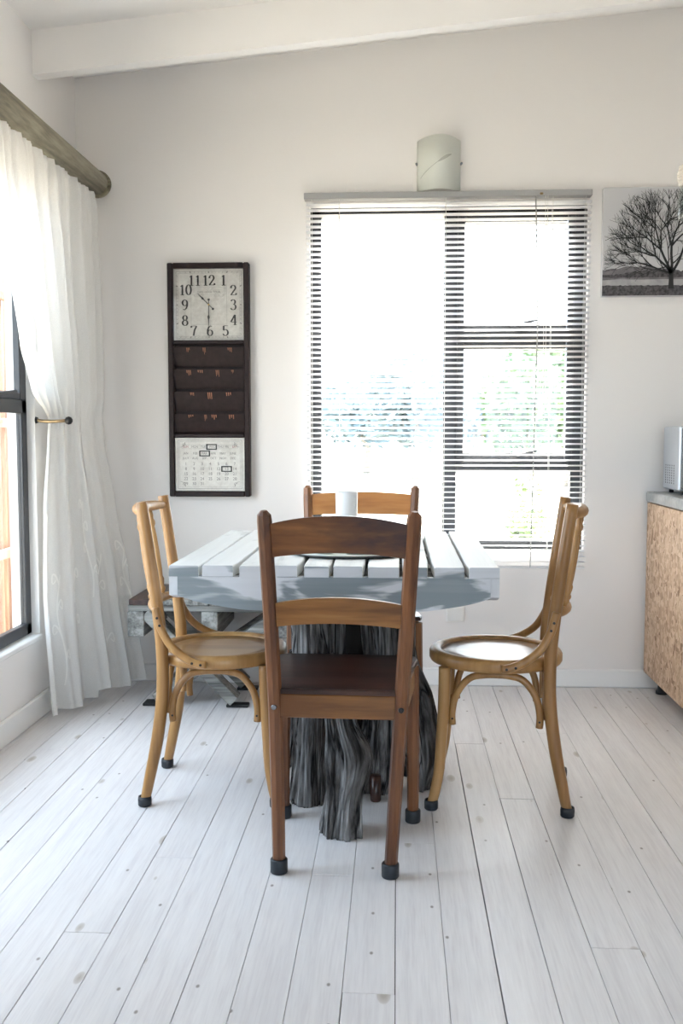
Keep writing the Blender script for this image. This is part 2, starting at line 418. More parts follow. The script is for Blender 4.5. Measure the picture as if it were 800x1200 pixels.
# walls
def wall_with_hole(name, plane, lo, hi, hole, thick, top=None):
    """wall in plane 'x' or 'y'; lo/hi = (u0,z0),(u1,z1); hole = (u0,z0,u1,z1); sloping top for 'y' walls"""
    mb = MB(); u0, z0 = lo; u1, z1 = hi; a, b = thick
    def zt(u): return ceil_z(u) + .03 if top == 'slope' else z1
    def piece(p):
        mb.prism(p, (a, b), 'y' if plane == 'y' else 'x')
    if hole:
        h0, g0, h1, g1 = hole
        piece([(u0, z0), (h0, z0), (h0, zt(h0)), (u0, zt(u0))])
        piece([(h1, z0), (u1, z0), (u1, zt(u1)), (h1, zt(h1))])
        if g0 > z0+.01: piece([(h0, z0), (h1, z0), (h1, g0), (h0, g0)])
        piece([(h0, g1), (h1, g1), (h1, zt(h1)), (h0, zt(h0))])
    else: piece([(u0, z0), (u1, z0), (u1, zt(u1)), (u0, zt(u0))])
    return mb.build(name, 'wall_paint')
OB = (-.388, .612, .822, 2.12)          # back window opening x0,z0,x1,z1
OL = (1.95, .315, 3.85, 2.10)           # left window opening y0,z0,y1,z1
struct(wall_with_hole('wall_back', 'y', (WX-.2, -.06), (WR+.2, 0), OB, (WB, WB+.16), 'slope'), 'white plastered back wall around the blinded window', 'wall')
struct(wall_with_hole('wall_left', 'x', (WY, -.06), (WB, 2.75), OL, (WX-.11, WX)), 'white left wall beside the curtain', 'wall')
struct(wall_with_hole('wall_right', 'x', (WY, -.06), (WB, 3.2), None, (WR, WR+.16)), 'white right wall beyond the kitchen counter', 'wall')
struct(wall_with_hole('wall_rear', 'y', (WX-.2, -.06), (WR+.2, 0), (.1, 0.0, 1.9, 2.1), (WY-.16, WY), 'slope'), 'white rear wall around the added glazed door', 'wall')
ce = MB().prism([(WX-.2, ceil_z(WX-.2)), (WR+.2, ceil_z(WR+.2)), (WR+.2, ceil_z(WR+.2)+.18), (WX-.2, ceil_z(WX-.2)+.18)], (WY-.2, WB+.5)).build('ceiling', 'ceiling_paint')
struct(ce, 'white sloping ceiling', 'ceiling')
# beams parallel to the back wall
def beam(y, name, label):
    mb = MB(); th = .06
    p = [(WX, ceil_z(WX)-.166), (WR, ceil_z(WR)-.166), (WR, ceil_z(WR)), (WX, ceil_z(WX))]
    o = mb.prism(p, (y, y+th)).build(name, 'ceiling_paint')
    return struct(o, label, 'beam')
beam(3.91, 'trim_1', 'white sloping ceiling beam in front of the back wall')
beam(1.35, 'trim_2', 'white sloping ceiling beam above the camera side')
def baseboard(name, lo, hi, label):
    struct(MB().box(lo, hi, .006).build(name, 'white_trim'), label, 'baseboard')
baseboard('baseboard_back', (WX, WB-.018, 0), (WR, WB, .082), 'white baseboard along the back wall')
baseboard('baseboard_left', (WX, WY, 0), (WX+.018, WB-.018, .096), 'white baseboard under the curtain along the left wall')
baseboard('baseboard_right', (WR-.018, WY, 0), (WR, WB-.018, .09), 'white baseboard along the right wall')

# ---- back window
def bars(name, boxes, parent, mat='frame_metal', bev=.003):
    out = []
    for lo, hi in boxes: out.append(MB().box(lo, hi, bev).build(name, mat, parent))
    return out
w1 = empty('window_1', (0, 0, 0)); struct(w1, 'dark framed window behind the venetian blind', 'window')
x0, z0, x1, z1 = OB; ya, yb = 4.475, 4.525
for lo, hi in (((x0, ya, z0), (x0+.048, yb, z1)), ((x1-.055, ya, z0), (x1, yb, z1)), ((x0, ya, z0), (x1, yb, z0+.045)), ((x0, ya, z1-.04), (x1, yb, z1)),
               ((.203, ya, z0), (.262, yb, z1)), ((.262, ya, 1.53), (x1-.055, yb, 1.585)), ((.262, ya, .962), (x1-.055, yb, 1.012))):
    MB().box(lo, hi, .003).build('window_frame', 'frame_metal', w1)
for (a, b, c, d) in ((.262, 1.012, x1-.055, 1.53), (.262, 1.585, x1-.055, z1-.04)):
    s = MB(); y0, y1 = 4.462, 4.505; w = .030
    s.box((a, y0, b), (a+w, y1, d), .003); s.box((c-w+.004, y0, b), (c+.004, y1, d), .003); s.box((a+w, y0, b), (c-w, y1, b+w), .003); s.box((a+w, y0, d-w), (c-w, y1, d), .003)
    so = s.build('opening_sash', 'frame_metal', w1)
    MB().box((a+w, 4.486, b+w), (c-w, 4.490, d-w)).build('pane', 'pane_glass', so)
    h = MB(); h.box(((a+c)/2-.02, 4.448, b+.006), ((a+c)/2+.02, 4.462, b+.024), .003); h.bar(((a+c)/2-.01, 4.444, b+.015), ((a+c)/2+.10, 4.440, b+.040), .012, .010, bev=.003)
    h.build('handle', 'frame_metal', so)
MB().box((x0+.048, 4.496, z0+.045), (.203, 4.500, z1-.04)).build('pane', 'pane_glass', w1)
MB().box((.262, 4.496, z0+.045), (x1-.055, 4.500, .962)).build('pane', 'pane_glass', w1)
# ---- left window
w2 = empty('window_2', (0, 0, 0)); struct(w2, 'dark framed window on the left beside the curtain', 'window')
y0, z0, y1, z1 = OL; xa, xb = -1.478, -1.452
for lo, hi in (((xa, y1-.05, z0+.02), (xb, y1, z1)), ((xa, y0, z0+.02), (xb, y0+.05, z1)), ((xa, y0, z0+.02), (xb, y1, z0+.065)), ((xa, y0, z1-.045), (xb, y1, z1)),
               ((xa, y0, 1.205), (xb, y1, 1.258)), ((xa, 2.87, z0+.02), (xb, 2.93, z1))):
    MB().box(lo, hi, .003).build('window_frame', 'frame_metal', w2)
for a, b in ((2.0, 2.87), (2.93, 3.80)):
    s = MB(); w = .026; c, d = 1.258, z1-.045
    s.box((xa+.005, a, c), (xb+.005, a+w, d), .003); s.box((xa+.005, b-w, c), (xb+.005, b, d), .003); s.box((xa+.005, a+w, c), (xb+.005, b-w, c+w), .003); s.box((xa+.005, a+w, d-w), (xb+.005, b-w, d), .003)
    so = s.build('opening_sash', 'frame_metal', w2)
    MB().box((-1.467, a+w, c+w), (-1.464, b-w, d-w)).build('pane', 'pane_glass', so)
    h = MB(); h.box((xb+.005, b-.33, c+.006), (xb+.026, b-.28, c+.028), .003); h.bar((xb+.030, b-.30, c+.012), (xb+.034, b-.14, c+.026), .012, .012, bev=.003); h.box((xb+.022, b-.325, c-.03), (xb+.036, b-.295, c+.012), .004)
    h.build('handle', 'frame_metal', so)
    MB().box((-1.467, a, z0+.065), (-1.464, b, 1.205)).build('pane', 'pane_glass', w2)
MB().box((WX-.10, y0, z0-.004), (WX+.012, y1, z0+.018), .004).build('window_sill', 'white_trim', w2)
# ---- rear glazed door, unseen behind the camera, added and sized for fill light
d1 = empty('fill_door', (0, 0, 0)); struct(d1, 'unseen dark framed glazed door added in the rear wall for fill light', 'door')
for xx in (.1, .97, 1.84): MB().box((xx, WY-.09, 0), (xx+.06, WY-.04, 2.1), .003).build('fill_door_frame', 'frame_metal', d1)
MB().box((.1, WY-.09, 2.04), (1.9, WY-.04, 2.1), .003).build('fill_door_frame', 'frame_metal', d1)
MB().box((.1, WY-.09, 0), (1.9, WY-.04, .03), .003).build('fill_door_frame', 'frame_metal', d1)
for a in (.16, 1.03): MB().box((a, WY-.067, .03), (a+.81, WY-.063, 2.04)).build('pane', 'pane_glass', d1)

# ------------------------------------------------------------------ venetian blind
vb = empty('venetian_blind', (.21, 4.40, .535)); O = (.21, 4.40, .535)
tag(vb, 'white venetian blind with grey headrail hanging over the back window', 'blind')
MB().box((-.408, 4.375, 2.138), (.824, 4.426, 2.164), .002).build('headrail', 'headrail_grey', vb, O)
SW, TILT, PITCH = .0255, R(16), .02352
def slat_mesh(xa, xb):
    mb = MB(); n = 5; prof = []
    for k in range(n):
        u = (k/(n-1)-.5)*SW; crown = .0016*(1-(2*u/SW)**2)
        prof.append((u*math.cos(TILT) + crown*math.sin(TILT), -u*math.sin(TILT) + crown*math.cos(TILT)))
    vs = [(x, a, b) for x in (xa, xb) for a, b in prof] + [(x, a, b-.0006) for x in (xa, xb) for a, b in prof]
    fs = []
    for k in range(n-1):
        fs += [(k, k+1, n+k+1, n+k), (2*n+k, 3*n+k, 3*n+k+1, 2*n+k+1)]
    fs += [(0, n, 3*n, 2*n), (n-1, 3*n-1, 4*n-1, 2*n-1)]
    mb.add(vs, fs, True); return mb
proto = slat_mesh(-.612, .612).build('slat', 'slat_white', vb); proto.location = (0, 0, 0)
k = 0; z = 2.118; first = True
while z > .552:
    s = proto if first else link_copy(proto, vb); first = False
    dx = random.uniform(-.001, .001)
    s.location = (.212-O[0]+dx+.001, 0, z-O[2]); z -= PITCH
MB().box((-.40, 4.388, .535), (.822, 4.412, .545), .002).build('bottom_rail', 'slat_white', vb, O)
for xx in (-.375, -.255, .205, .66, .80):
    for yy in (4.3855, 4.4145):
        MB().tube([(xx, yy, 2.138), (xx, yy, .545)], .0007, 5).build('ladder_cord', 'cord_white', vb, O)
MB().tube([(.585, 4.372, 2.14), (.60, 4.370, 1.6), (.583, 4.370, .545)], .0024, 6).build('tilt_wand', 'headrail_grey', vb, O)
for xx in (.626, .636):
    MB().tube([(xx, 4.372, 2.138), (xx, 4.371, 1.24)], .0009, 5).build('pull_cord', 'cord_white', vb, O)
MB().lathe([(.001, .03), (.005, .026), (.007, 0), (.001, -.002)], (.631, 4.371, 1.215), 10).build('cord_tassel', 'slat_white', vb, O)
MB().box((.602, 4.370, 2.143), (.616, 4.3755, 2.152), .002).build('headrail_clip', 'brass', vb, O)

# ------------------------------------------------------------------ curtain pole, curtain, holdback
cp = empty('curtain_pole', (-1.30, 3.0, 2.205)); O = (-1.30, 3.0, 2.205)
tag(cp, 'thick olive brown wooden curtain pole on the left wall', 'curtain pole')
MB().tube([(-1.30, 1.55, 2.205), (-1.30, 4.325, 2.205)], .049, 28).build('pole', 'curtain_pole', cp, O)
for a, b in ((4.325, 4.332), (1.543, 1.55)): MB().tube([(-1.30, a, 2.205), (-1.30, b, 2.205)], .044, 28).build('groove', 'bolt_black', cp, O)
for a, b in ((4.332, 4.356), (1.519, 1.543)): MB().tube([(-1.30, a, 2.205), (-1.30, a+.004, 2.205), (-1.30, b-.004, 2.205), (-1.30, b, 2.205)], [.054, .058, .058, .050], 28).build('end_cap', 'curtain_pole', cp, O)
for yy in (1.75, 4.15): MB().box((WX, yy-.015, 2.19), (-1.34, yy+.015, 2.22), .004).build('bracket', 'bolt_black', cp, O)
KEYS = [  # z, (Y0,X0), (Ym,Xm), (Y1,X1), amp
    (2.153, 3.20, -1.302, 3.98, -1.302, 4.315, -1.302, .010),
    (2.08, 3.21, -1.305, 3.98, -1.302, 4.315, -1.300, .020),
    (1.73, 3.36, -1.322, 4.02, -1.300, 4.310, -1.290, .026),
    (1.45, 3.50, -1.338, 4.05, -1.295, 4.300, -1.285, .026),
    (1.29, 3.63, -1.350, 4.06, -1.292, 4.300, -1.285, .022),
    (1.185, 3.885, -1.384, 4.05, -1.296, 4.300, -1.285, .014),
    (1.10, 3.86, -1.384, 4.06, -1.294, 4.300, -1.282, .016),
    (.83, 3.77, -1.380, 4.10, -1.272, 4.300, -1.245, .024),
    (.50, 3.73, -1.375, 4.12, -1.245, 4.300, -1.190, .028),
    (.02, 3.775, -1.370, 4.14, -1.205, 4.310, -1.135, .040)]
def ckey(z):
    if z >= KEYS[0][0]: return KEYS[0][1:]
    for a, b in zip(KEYS[:-1], KEYS[1:]):
        if b[0] <= z <= a[0]:
            t = (a[0]-z)/(a[0]-b[0]); t = t*t*(3-2*t)*.5 + t*.5
            return [lerp(p, q, t) for p, q in zip(a[1:], b[1:])]
    return KEYS[-1][1:]
def curtain_pt(s, z):
    y0, x0, ym, xm, y1, x1, amp = ckey(z)
    if s < .7: t = s/.7; y, x = lerp(y0, ym, t), lerp(x0, xm, t); tx, ty = xm-x0, ym-y0
    else: t = (s-.7)/.3; y, x = lerp(ym, y1, t), lerp(xm, x1, t); tx, ty = x1-xm, y1-ym
    L = math.hypot(tx, ty); nx, ny = ty/L, -tx/L
    up = min(1, max(0, (z-1.14)/.12))
    ph = 2*math.pi*s*10 + 1.9*math.sin(5*s) + .5*math.sin(z*2.3+s*7)
    pl = 2*math.pi*s*4.3 + 1.3*math.sin(6*s+1) + .25*math.sin(z*3+s*5)
    w = up*(math.sin(ph) + .5*math.sin(1.63*ph+1.1+z)) + (1-up)*(1.15*math.sin(pl) + .28*math.sin(3.1*pl+z*2))
    if z > 1.9: w += .5*math.sin(ph*3.1)*min(1, (z-1.9)/.2)
    d = amp*w*.75
    y += ny*d; x += nx*d
    x = max(x, WX+.012)
    return Vector((x, y, z))
def hem(s): return .022 + .05*max(0, s-.35)**1.2 + .030*(math.sin(s*13) > .2) * (s > .3)
ct_root = empty('sheer_curtain', (-1.3, 4.0, 0)); O = (-1.3, 4.0, 0)
tag(ct_root, 'white sheer embroidered curtain tied back in the left corner', 'curtain')
NS, NZ = 260, 90; mb = MB(); vs = []
for j in range(NZ+1):
    for i in range(NS+1):
        s = i/NS; zb = hem(s); zz = lerp(2.153, zb, j/NZ); vs.append(curtain_pt(s, zz))
fs = [(j*(NS+1)+i, j*(NS+1)+i+1, (j+1)*(NS+1)+i+1, (j+1)*(NS+1)+i) for j in range(NZ) for i in range(NS)]
mb.add(vs, fs, True); mb.build('sheer_panel', 'sheer_fabric', ct_root, O, fix=False)
# hem band, a second layer of cloth along the lower edge
mb = MB(); vs = []
for j in range(3):
    for i in range(NS+1):
        s = i/NS; p = curtain_pt(s, hem(s) + .035*j/2); p.x += .0018; vs.append(p)
mb.add(vs, [(j*(NS+1)+i, j*(NS+1)+i+1, (j+1)*(NS+1)+i+1, (j+1)*(NS+1)+i) for j in range(2) for i in range(NS)], True)
mb.build('hem_band', 'sheer_fabric', ct_root, O, fix=False)
# embroidered vines: ribbons laid on the cloth
random.seed(12)
def vine(s0, z0, h, lean, flip):
    pts = [(s0 + lean*t + .012*math.sin(t*7), z0 + h*t) for t in [k/22 for k in range(23)]]
    strokes = [pts]
    for q in (5, 10, 15, 20):
        cs, cz = pts[q]; dirn = flip if (q//5) % 2 else -flip; st = []
        for k in range(18):
            a = k/17*1.9*math.pi; rr = .045*(1-k/24)
            st.append((cs + dirn*.05*(.9*(1-math.cos(a*.8))*.35 + math.sin(a)*.22*(1-k/22)), cz + rr*math.sin(a*.9) + .03*k/17))
        strokes.append(st)
    return strokes
mb = MB()
for (s0, z0, h, lean, fl_) in ((.10, 1.42, .42, -.02, 1), (.26, 1.55, .4, .02, -1), (.18, .12, .45, .01, 1), (.42, .15, .42, .02, -1), (.55, .45, .4, -.02, 1), (.70, .12, .5, .02, 1), (.86, .14, .5, -.03, -1), (.95, .30, .35, .0, 1), (.05, .5, .4, .02, -1), (.32, .6, .3, 0, 1)):
    for st in vine(s0, z0, h, lean, fl_):
        P = []
        for s, z in st:
            s = min(max(s, .003), .997); e = .004
            p = curtain_pt(s, z); ts = curtain_pt(min(s+e, 1), z) - curtain_pt(max(s-e, 0), z); n = ts.cross(Vector((0, 0, 1))).normalized()
            if n.x < 0: n = -n
            P.append((p + n*.0022, n))
        vs = []
        for k, (p, n) in enumerate(P):
            d = (P[min(k+1, len(P)-1)][0] - P[max(k-1, 0)][0])
            if d.length < 1e-6: d = Vector((0, 0, 1))
            sd = d.normalized().cross(n).normalized()*.0034*(1-.4*k/len(P))
            vs += [p-sd, p+sd]
        mb.add(vs, [(2*k, 2*k+1, 2*k+3, 2*k+2) for k in range(len(P)-1)], True)
mb.build('embroidery', 'embroidery_thread', ct_root, O, fix=False)['kind'] = 'stuff'
hb = empty('curtain_holdback', (WX, 3.86, 1.18)); O = (WX, 3.86, 1.18)
tag(hb, 'dark bronze curtain holdback hook on the left wall', 'holdback')
MB().tube([(WX+.0005, 3.86, 1.18), (WX+.008, 3.86, 1.18)], [.014, .011], 20).build('wall_plate', 'bolt_black', hb, O)
MB().tube(smoothpath([(WX+.006, 3.86, 1.18), (WX+.03, 3.855, 1.176), (WX+.08, 3.845, 1.175), (WX+.125, 3.85, 1.178)]), .0065, 10).build('arm', 'brass', hb, O)
MB().lathe([(.001, .016), (.010, .013), (.0155, .004), (.0155, -.004), (.010, -.013), (.001, -.016)], (WX+.135, 3.85, 1.178), 16).build('finial', 'bolt_black', hb, O)

# ------------------------------------------------------------------ wall organizer: clock, letter slots, calendar
OX0, OX1, OZ0, OZ1, OY = -1.012, -.651, .848, 1.874, WB
wo = empty('clock_organizer', (-.83, OY, OZ0)); O = (-.83, OY, OZ0)
tag(wo, 'dark brown wall organizer with clock, letter slots and calendar', 'wall clock')
fw = .024; yf = OY-.048
for lo, hi in (((OX0, yf, OZ0), (OX0+fw, OY-.001, OZ1)), ((OX1-fw, yf, OZ0), (OX1, OY-.001, OZ1)), ((OX0+fw, yf, OZ1-fw), (OX1-fw, OY-.001, OZ1)), ((OX0+fw, yf, OZ0), (OX1-fw, OY-.001, OZ0+fw)),
               ((OX0+fw, yf+.004, 1.520), (OX1-fw, OY-.001, 1.538)), ((OX0+fw, yf+.004, 1.110), (OX1-fw, OY-.001, 1.128))):
    MB().box(lo, hi, .004).build('frame_rail', 'organizer_brown', wo, O)
MB().box((OX0+fw, OY-.010, OZ0+fw), (OX1-fw, OY-.001, OZ1-fw)).build('back_board', 'organizer_brown', wo, O)
# clock dial
DX0, DX1, DZ0, DZ1 = OX0+fw, OX1-fw, 1.538, OZ1-fw
dc = ((DX0+DX1)/2, (DZ0+DZ1)/2); yd = OY-.024
dial = MB().box((DX0, yd, DZ0), (DX1, OY-.011, DZ1)).build('dial', 'dial_paper', wo, O)
dial['label'] = 'aged cream clock dial with black numerals'
def arc(cx, cy, rx, ry, a0, a1, n=14): return [(cx+rx*math.cos(R(lerp(a0, a1, k/n))), cy+ry*math.sin(R(lerp(a0, a1, k/n)))) for k in range(n+1)]
DIG = {'0': [arc(.3, .5, .23, .47, 0, 360, 24)],
       '1': [[(.32, .02), (.32, .97)], [(.33, .95), (.24, .86), (.14, .82)], [(.14, .015), (.50, .015)]],
       '2': [arc(.29, .73, .21, .24, 190, -35, 14) + [(.36, .45), (.16, .18), (.06, .04)], [(.05, .05), (.30, .06), (.56, .05)], [(.56, .05), (.57, .22)], [(.10, .70), (.13, .74)]],
       '3': [arc(.27, .75, .20, .22, 160, -85, 12), arc(.27, .27, .25, .26, 88, -155, 14)],
       '4': [[(.44, .02), (.44, .97)], [(.43, .96), (.04, .29)], [(.03, .28), (.60, .28)], [(.30, .015), (.58, .015)]],
       '5': [[(.12, .95), (.52, .95)], [(.13, .95), (.11, .52)], arc(.28, .31, .25, .29, 135, -155, 16)],
       '6': [arc(.30, .29, .23, .27, 0, 360, 22), [(.07, .30), (.075, .55), (.16, .80), (.32, .95), (.48, .90)]],
       '7': [[(.05, .78), (.06, .95)], [(.05, .95), (.56, .95)], [(.56, .94), (.36, .55), (.26, .02)]],
       '8': [arc(.30, .74, .19, .22, 0, 360, 20), arc(.30, .26, .24, .25, 0, 360, 22)],
       '9': [arc(.30, .70, .23, .27, 0, 360, 22), [(.53, .69), (.525, .44), (.44, .19), (.28, .04), (.12, .09)]]}
def stroke(mb, pts, y, x0, z0, sx, sz, thin=.026, thick=.086):
    vs = []; n = len(pts); P = [Vector((p[0]*sx+x0, p[1]*sz+z0)) for p in pts]
    for k in range(n):
        d = P[min(k+1, n-1)] - P[max(k-1, 0)]
        if pts[0] == pts[-1] or (P[0]-P[-1]).length < 1e-5:
            d = P[(k+1) % (n-1)] - P[(k-1) % (n-1)]
        d.normalize(); w = (thin + (thick-thin)*abs(d.y)**1.6)*sz
        q = Vector((-d.y, d.x))*w; vs += [(P[k].x-q.x, y, P[k].y-q.y), (P[k].x+q.x, y, P[k].y+q.y)]
    mb.add(vs, [(2*k, 2*k+1, 2*k+3, 2*k+2) for k in range(n-1)])
def numeral(txt, cx, cz, h):
    mb = MB(); adv = .62*h; x = cx - adv*len(txt)/2
    for ch in txt:
        for st in DIG[ch]: stroke(mb, st, yd-.0008, x, cz-h/2, h, h)
        x += adv
    mb.build('numeral', 'print_black', dial, O)
nh = .046
gx, gz = .092, .104
S = (DX1-DX0)/2
for t_, a_, b_ in (('12', .0, .68), ('1', .42, .68), ('2', .70, .40), ('3', .70, .0), ('4', .70, -.42), ('5', .47, -.72), ('6', .03, -.72), ('7', -.43, -.72), ('8', -.68, -.43), ('9', -.68, 0), ('10', -.66, .42), ('11', -.40, .68)):
    numeral(t_, dc[0]+a_*S, dc[1]+b_*S, nh)
def line_rect(mb, cx, cz, hx, hz, w, y):
    for lo, hi in (((cx-hx, cz-hz), (cx+hx, cz-hz+w)), ((cx-hx, cz+hz-w), (cx+hx, cz+hz)), ((cx-hx, cz-hz), (cx-hx+w, cz+hz)), ((cx+hx-w, cz-hz), (cx+hx, cz+hz))):
        mb.add([(lo[0], y, lo[1]), (hi[0], y, lo[1]), (hi[0], y, hi[1]), (lo[0], y, hi[1])], [(0, 1, 2, 3)])
mb = MB(); line_rect(mb, dc[0], dc[1], S*.93, S*.93, .0012, yd-.0005); line_rect(mb, dc[0], dc[1], S*.88, S*.88, .0008, yd-.0005); line_rect(mb, dc[0], dc[1], S*.51, S*.55, .0008, yd-.0005)
for k in range(60):
    a = 2*math.pi*k/60; c_, s_ = math.cos(a), math.sin(a); m_ = max(abs(c_), abs(s_)); r1, r2 = S*.88/m_, S*.93/m_
    x_, z_ = dc[0], dc[1]; q = .0022 if k % 5 == 0 else .0006
    px, pz = -s_*q, c_*q
    mb.add([(x_+c_*r1-px, yd-.0006, z_+s_*r1-pz), (x_+c_*r1+px, yd-.0006, z_+s_*r1+pz), (x_+c_*r2+px, yd-.0006, z_+s_*r2+pz), (x_+c_*r2-px, yd-.0006, z_+s_*r2-pz)], [(0, 1, 2, 3)])
mb.build('minute_track', 'print_grey', dial, O)
mb = MB(); put_text(mb, 'CAFE DE LA TOUR', .0135, dc[0], yd-.0006, dc[1]+.055*1.0, .92)
mb.build('lettering', 'print_grey', dial, O)
mb = MB()
cz_ = dc[1]+.055
for sx_ in (-1, 1):
    stroke(mb, [(0, .0)] + [(sx_*t*.075, .011*math.sin(t*math.pi)+.012) for t in (.0, .25, .5, .75, 1.)][1:], yd-.0005, dc[0], cz_, 1, 1, .0006, .0012)
    stroke(mb, [(sx_*.02*t, .016+.006*math.sin(t*math.pi)) for t in (0, .3, .6, 1)], yd-.0005, dc[0], cz_, 1, 1, .0006, .0012)
    for q in (.055, .035): stroke(mb, arc(sx_*q, -.014, .010, .007, 90, 90+sx_*320, 12), yd-.0005, dc[0], cz_, 1, 1, .0006, .0012)
    stroke(mb, [(0, -.012), (sx_*.03, -.011), (sx_*.06, -.017), (sx_*.078, -.008)], yd-.0005, dc[0], cz_, 1, 1, .0006, .0012)
line_rect(mb, dc[0], cz_, .072, .0105, .0006, yd-.0005)
mb.build('scrollwork', 'print_light', dial, O)
def hand(name, ang, L, tail, y):
    mb = MB(); c_, s_ = math.sin(ang), math.cos(ang)
    prof = [(-tail, .0012), (0, .0016), (L*.45, .0016), (L*.55, .0055), (L*.65, .0026), (L*.8, .0018), (L, .0006)]
    L_ = [(dc[0]+c_*r-s_*w, dc[1]+s_*r+c_*w) for r, w in prof]; R_ = [(dc[0]+c_*r+s_*w, dc[1]+s_*r-c_*w) for r, w in reversed(prof)]
    mb.prism(L_+R_, (y-.001, y))
    mb.prism([(dc[0]-c_*tail+.0052*math.cos(k*.6), dc[1]-s_*tail+.0052*math.sin(k*.6)) for k in range(11)][:10], (y-.001, y))
    mb.build(name, 'hand_black', wo, O)
hand('hour_hand', R(-45), .070, .026, yd-.003); hand('minute_hand', R(181), .098, .022, yd-.005)
MB().tube([(dc[0], yd-.001, dc[1]), (dc[0], yd-.008, dc[1])], .0035, 12).build('hand_pin', 'gold', wo, O)
MB().box((DX0, OY-.038, DZ0), (DX1, OY-.036, DZ1)).build('dial_glass', 'dial_glass', wo, O)
# letter slots: leaning boards
PZ = [1.520 - k*(1.520-1.128)/4 for k in range(5)]
random.seed(3)
for k in range(4):
    zt, zb = PZ[k], PZ[k+1]; zt2 = zt - .012
    sl = MB().prism([(OY-.046, zt2), (OY-.043, zt2), (OY-.014, zb+.001), (OY-.017, zb+.001)], (OX0+fw, OX1-fw), 'x').build('letter_slot', 'organizer_brown', wo, O)
    for q in range(3 + k % 2):
        xx = lerp(OX0+.06, OX1-.06, (q+.5)/(3+k % 2)) + random.uniform(-.02, .02); hh = random.uniform(.016, .034); ww = random.uniform(.004, .012)
        mb = MB(); n_ = 3
        for e in range(n_):
            x_ = xx + (e-1)*ww*.8; h_ = hh*random.uniform(.5, 1); t_ = h_/(zt2-zb)
            ya_ = OY-.0464; yb_ = lerp(OY-.0464, OY-.0174, t_)
            mb.add([(x_-ww*.22, ya_, zt2-.003), (x_+ww*.22, ya_, zt2-.003), (x_+ww*.15, yb_, zt2-h_), (x_-ww*.1, yb_, zt2-h_)], [(0, 1, 2, 3)])
        mb.build('scuff', 'scuff', sl, O)
# calendar
CX0, CX1, CZ0, CZ1 = OX0+fw, OX1-fw, OZ0+fw, 1.110; yc = OY-.036
cal = MB().box((CX0, yc, CZ0), (CX1, OY-.011, CZ1), .002).build('calendar', 'calendar_paper', wo, O)
cal['label'] = 'cream metal calendar plate with black magnet frames'
cw, chh = CX1-CX0, CZ1-CZ0
def cp_(u, v): return CX0+u*cw, CZ1-v*chh
yt = yc-.0006
mb = MB(); mr = MB()
for d, u in zip(('MON', 'TUE', 'WED', 'THU', 'FRI'), (.285, .405, .535, .655, .745)): x_, z_ = cp_(u, .172); put_text(mb, d, .0135, x_, yt, z_, .95)
for d, u in zip(('SUN', 'SAT'), (.155, .855)): x_, z_ = cp_(u, .172); put_text(mr, d, .0135, x_, yt, z_, .95)
for row, v in ((('JAN', 'FEB', 'MAR', 'APR', 'MAY', 'JUNE'), .295), (('JULY', 'AUG', 'SEP', 'OCT', 'NOV', 'DEC'), .385)):
    for d, u in zip(row, (.155, .29, .42, .55, .685, .83)): x_, z_ = cp_(u, v); put_text(mb, d, .0145, x_, yt, z_, .9)
for n_ in range(31):
    u = .155 + .1165*(n_ % 7); v = .49 + .093*(n_//7); x_, z_ = cp_(u, v); put_text(mb, str(n_+1), .0190, x_, yt, z_, .95)
x_, z_ = cp_(.5, .172); line_rect(mb, x_, z_, cw*.40, .0085, .0006, yt)
x_, z_ = cp_(.5, .5); line_rect(mb, x_, z_, cw*.46, chh*.455, .0014, yt); line_rect(mb, x_, z_, cw*.435, chh*.425, .0007, yt)
for su in (-1, 1):
    for sv in (-1, 1):
        stroke(mb, arc(0, 0, .022, .022, 0 if su < 0 else 180, (90 if sv*su > 0 else -90) + (0 if su < 0 else 180), 8), yt, x_+su*cw*.425, z_+sv*chh*.415, 1, 1, .0005, .0012)
        stroke(mb, arc(0, 0, .006, .006, 0, 300, 8), yt, x_+su*(cw*.425-.018), z_+sv*(chh*.415-.012), 1, 1, .0005, .0010)
mb.build('lettering', 'print_grey', cal, O); mr.build('lettering', 'print_red', cal, O)
for u, v in ((.525, .172), (.425, .295), (.738, .583)):
    x_, z_ = cp_(u, v); hx, hz = .0235, .0125; mb = MB(); w = .0042
    for lo, hi in (((x_-hx, z_-hz), (x_+hx, z_-hz+w)), ((x_-hx, z_+hz-w), (x_+hx, z_+hz)), ((x_-hx, z_-hz+w), (x_-hx+w, z_+hz-w)), ((x_+hx-w, z_-hz+w), (x_+hx, z_+hz-w))):
        mb.box((lo[0], yc-.004, lo[1]), (hi[0], yc-.0002, hi[1]))
    mb.build('magnet_frame', 'print_black', wo, O)

# ------------------------------------------------------------------ wall sconce
so = empty('wall_sconce', (.174, WB, 2.168)); O = (.174, WB, 2.168)
tag(so, 'frosted greenish glass wall sconce above the window blind', 'wall light')
mb = MB(); hw, dp, zt, zb = .093, .075, 2.384, 2.168; N_ = 24; ring = []
for k in range(N_+1):
    u = -1 + 2*k/N_; ring.append((.174+u*hw, WB-.012-dp*(1-u*u)))
vs = []
for off in (0, .004):
    for zz in (zb, zt):
        for k, (x_, y_) in enumerate(ring):
            u = -1+2*k/N_; zc = zz + (0.010*(1-u*u) if zz == zt else .0)
            vs.append((x_, y_+off, zc))
m_ = N_+1; fs = []
for k in range(N_):
    fs += [(k, k+1, m_+k+1, m_+k), (2*m_+k, 3*m_+k, 3*m_+k+1, 2*m_+k+1), (k, 2*m_+k, 2*m_+k+1, k+1), (m_+k, m_+k+1, 3*m_+k+1, 3*m_+k)]
fs += [(0, m_, 3*m_, 2*m_), (N_, 2*m_+N_, 3*m_+N_, m_+N_)]
mb.add(vs, fs, True); sh = mb.build('glass_shade', 'frosted_glass', so, O)
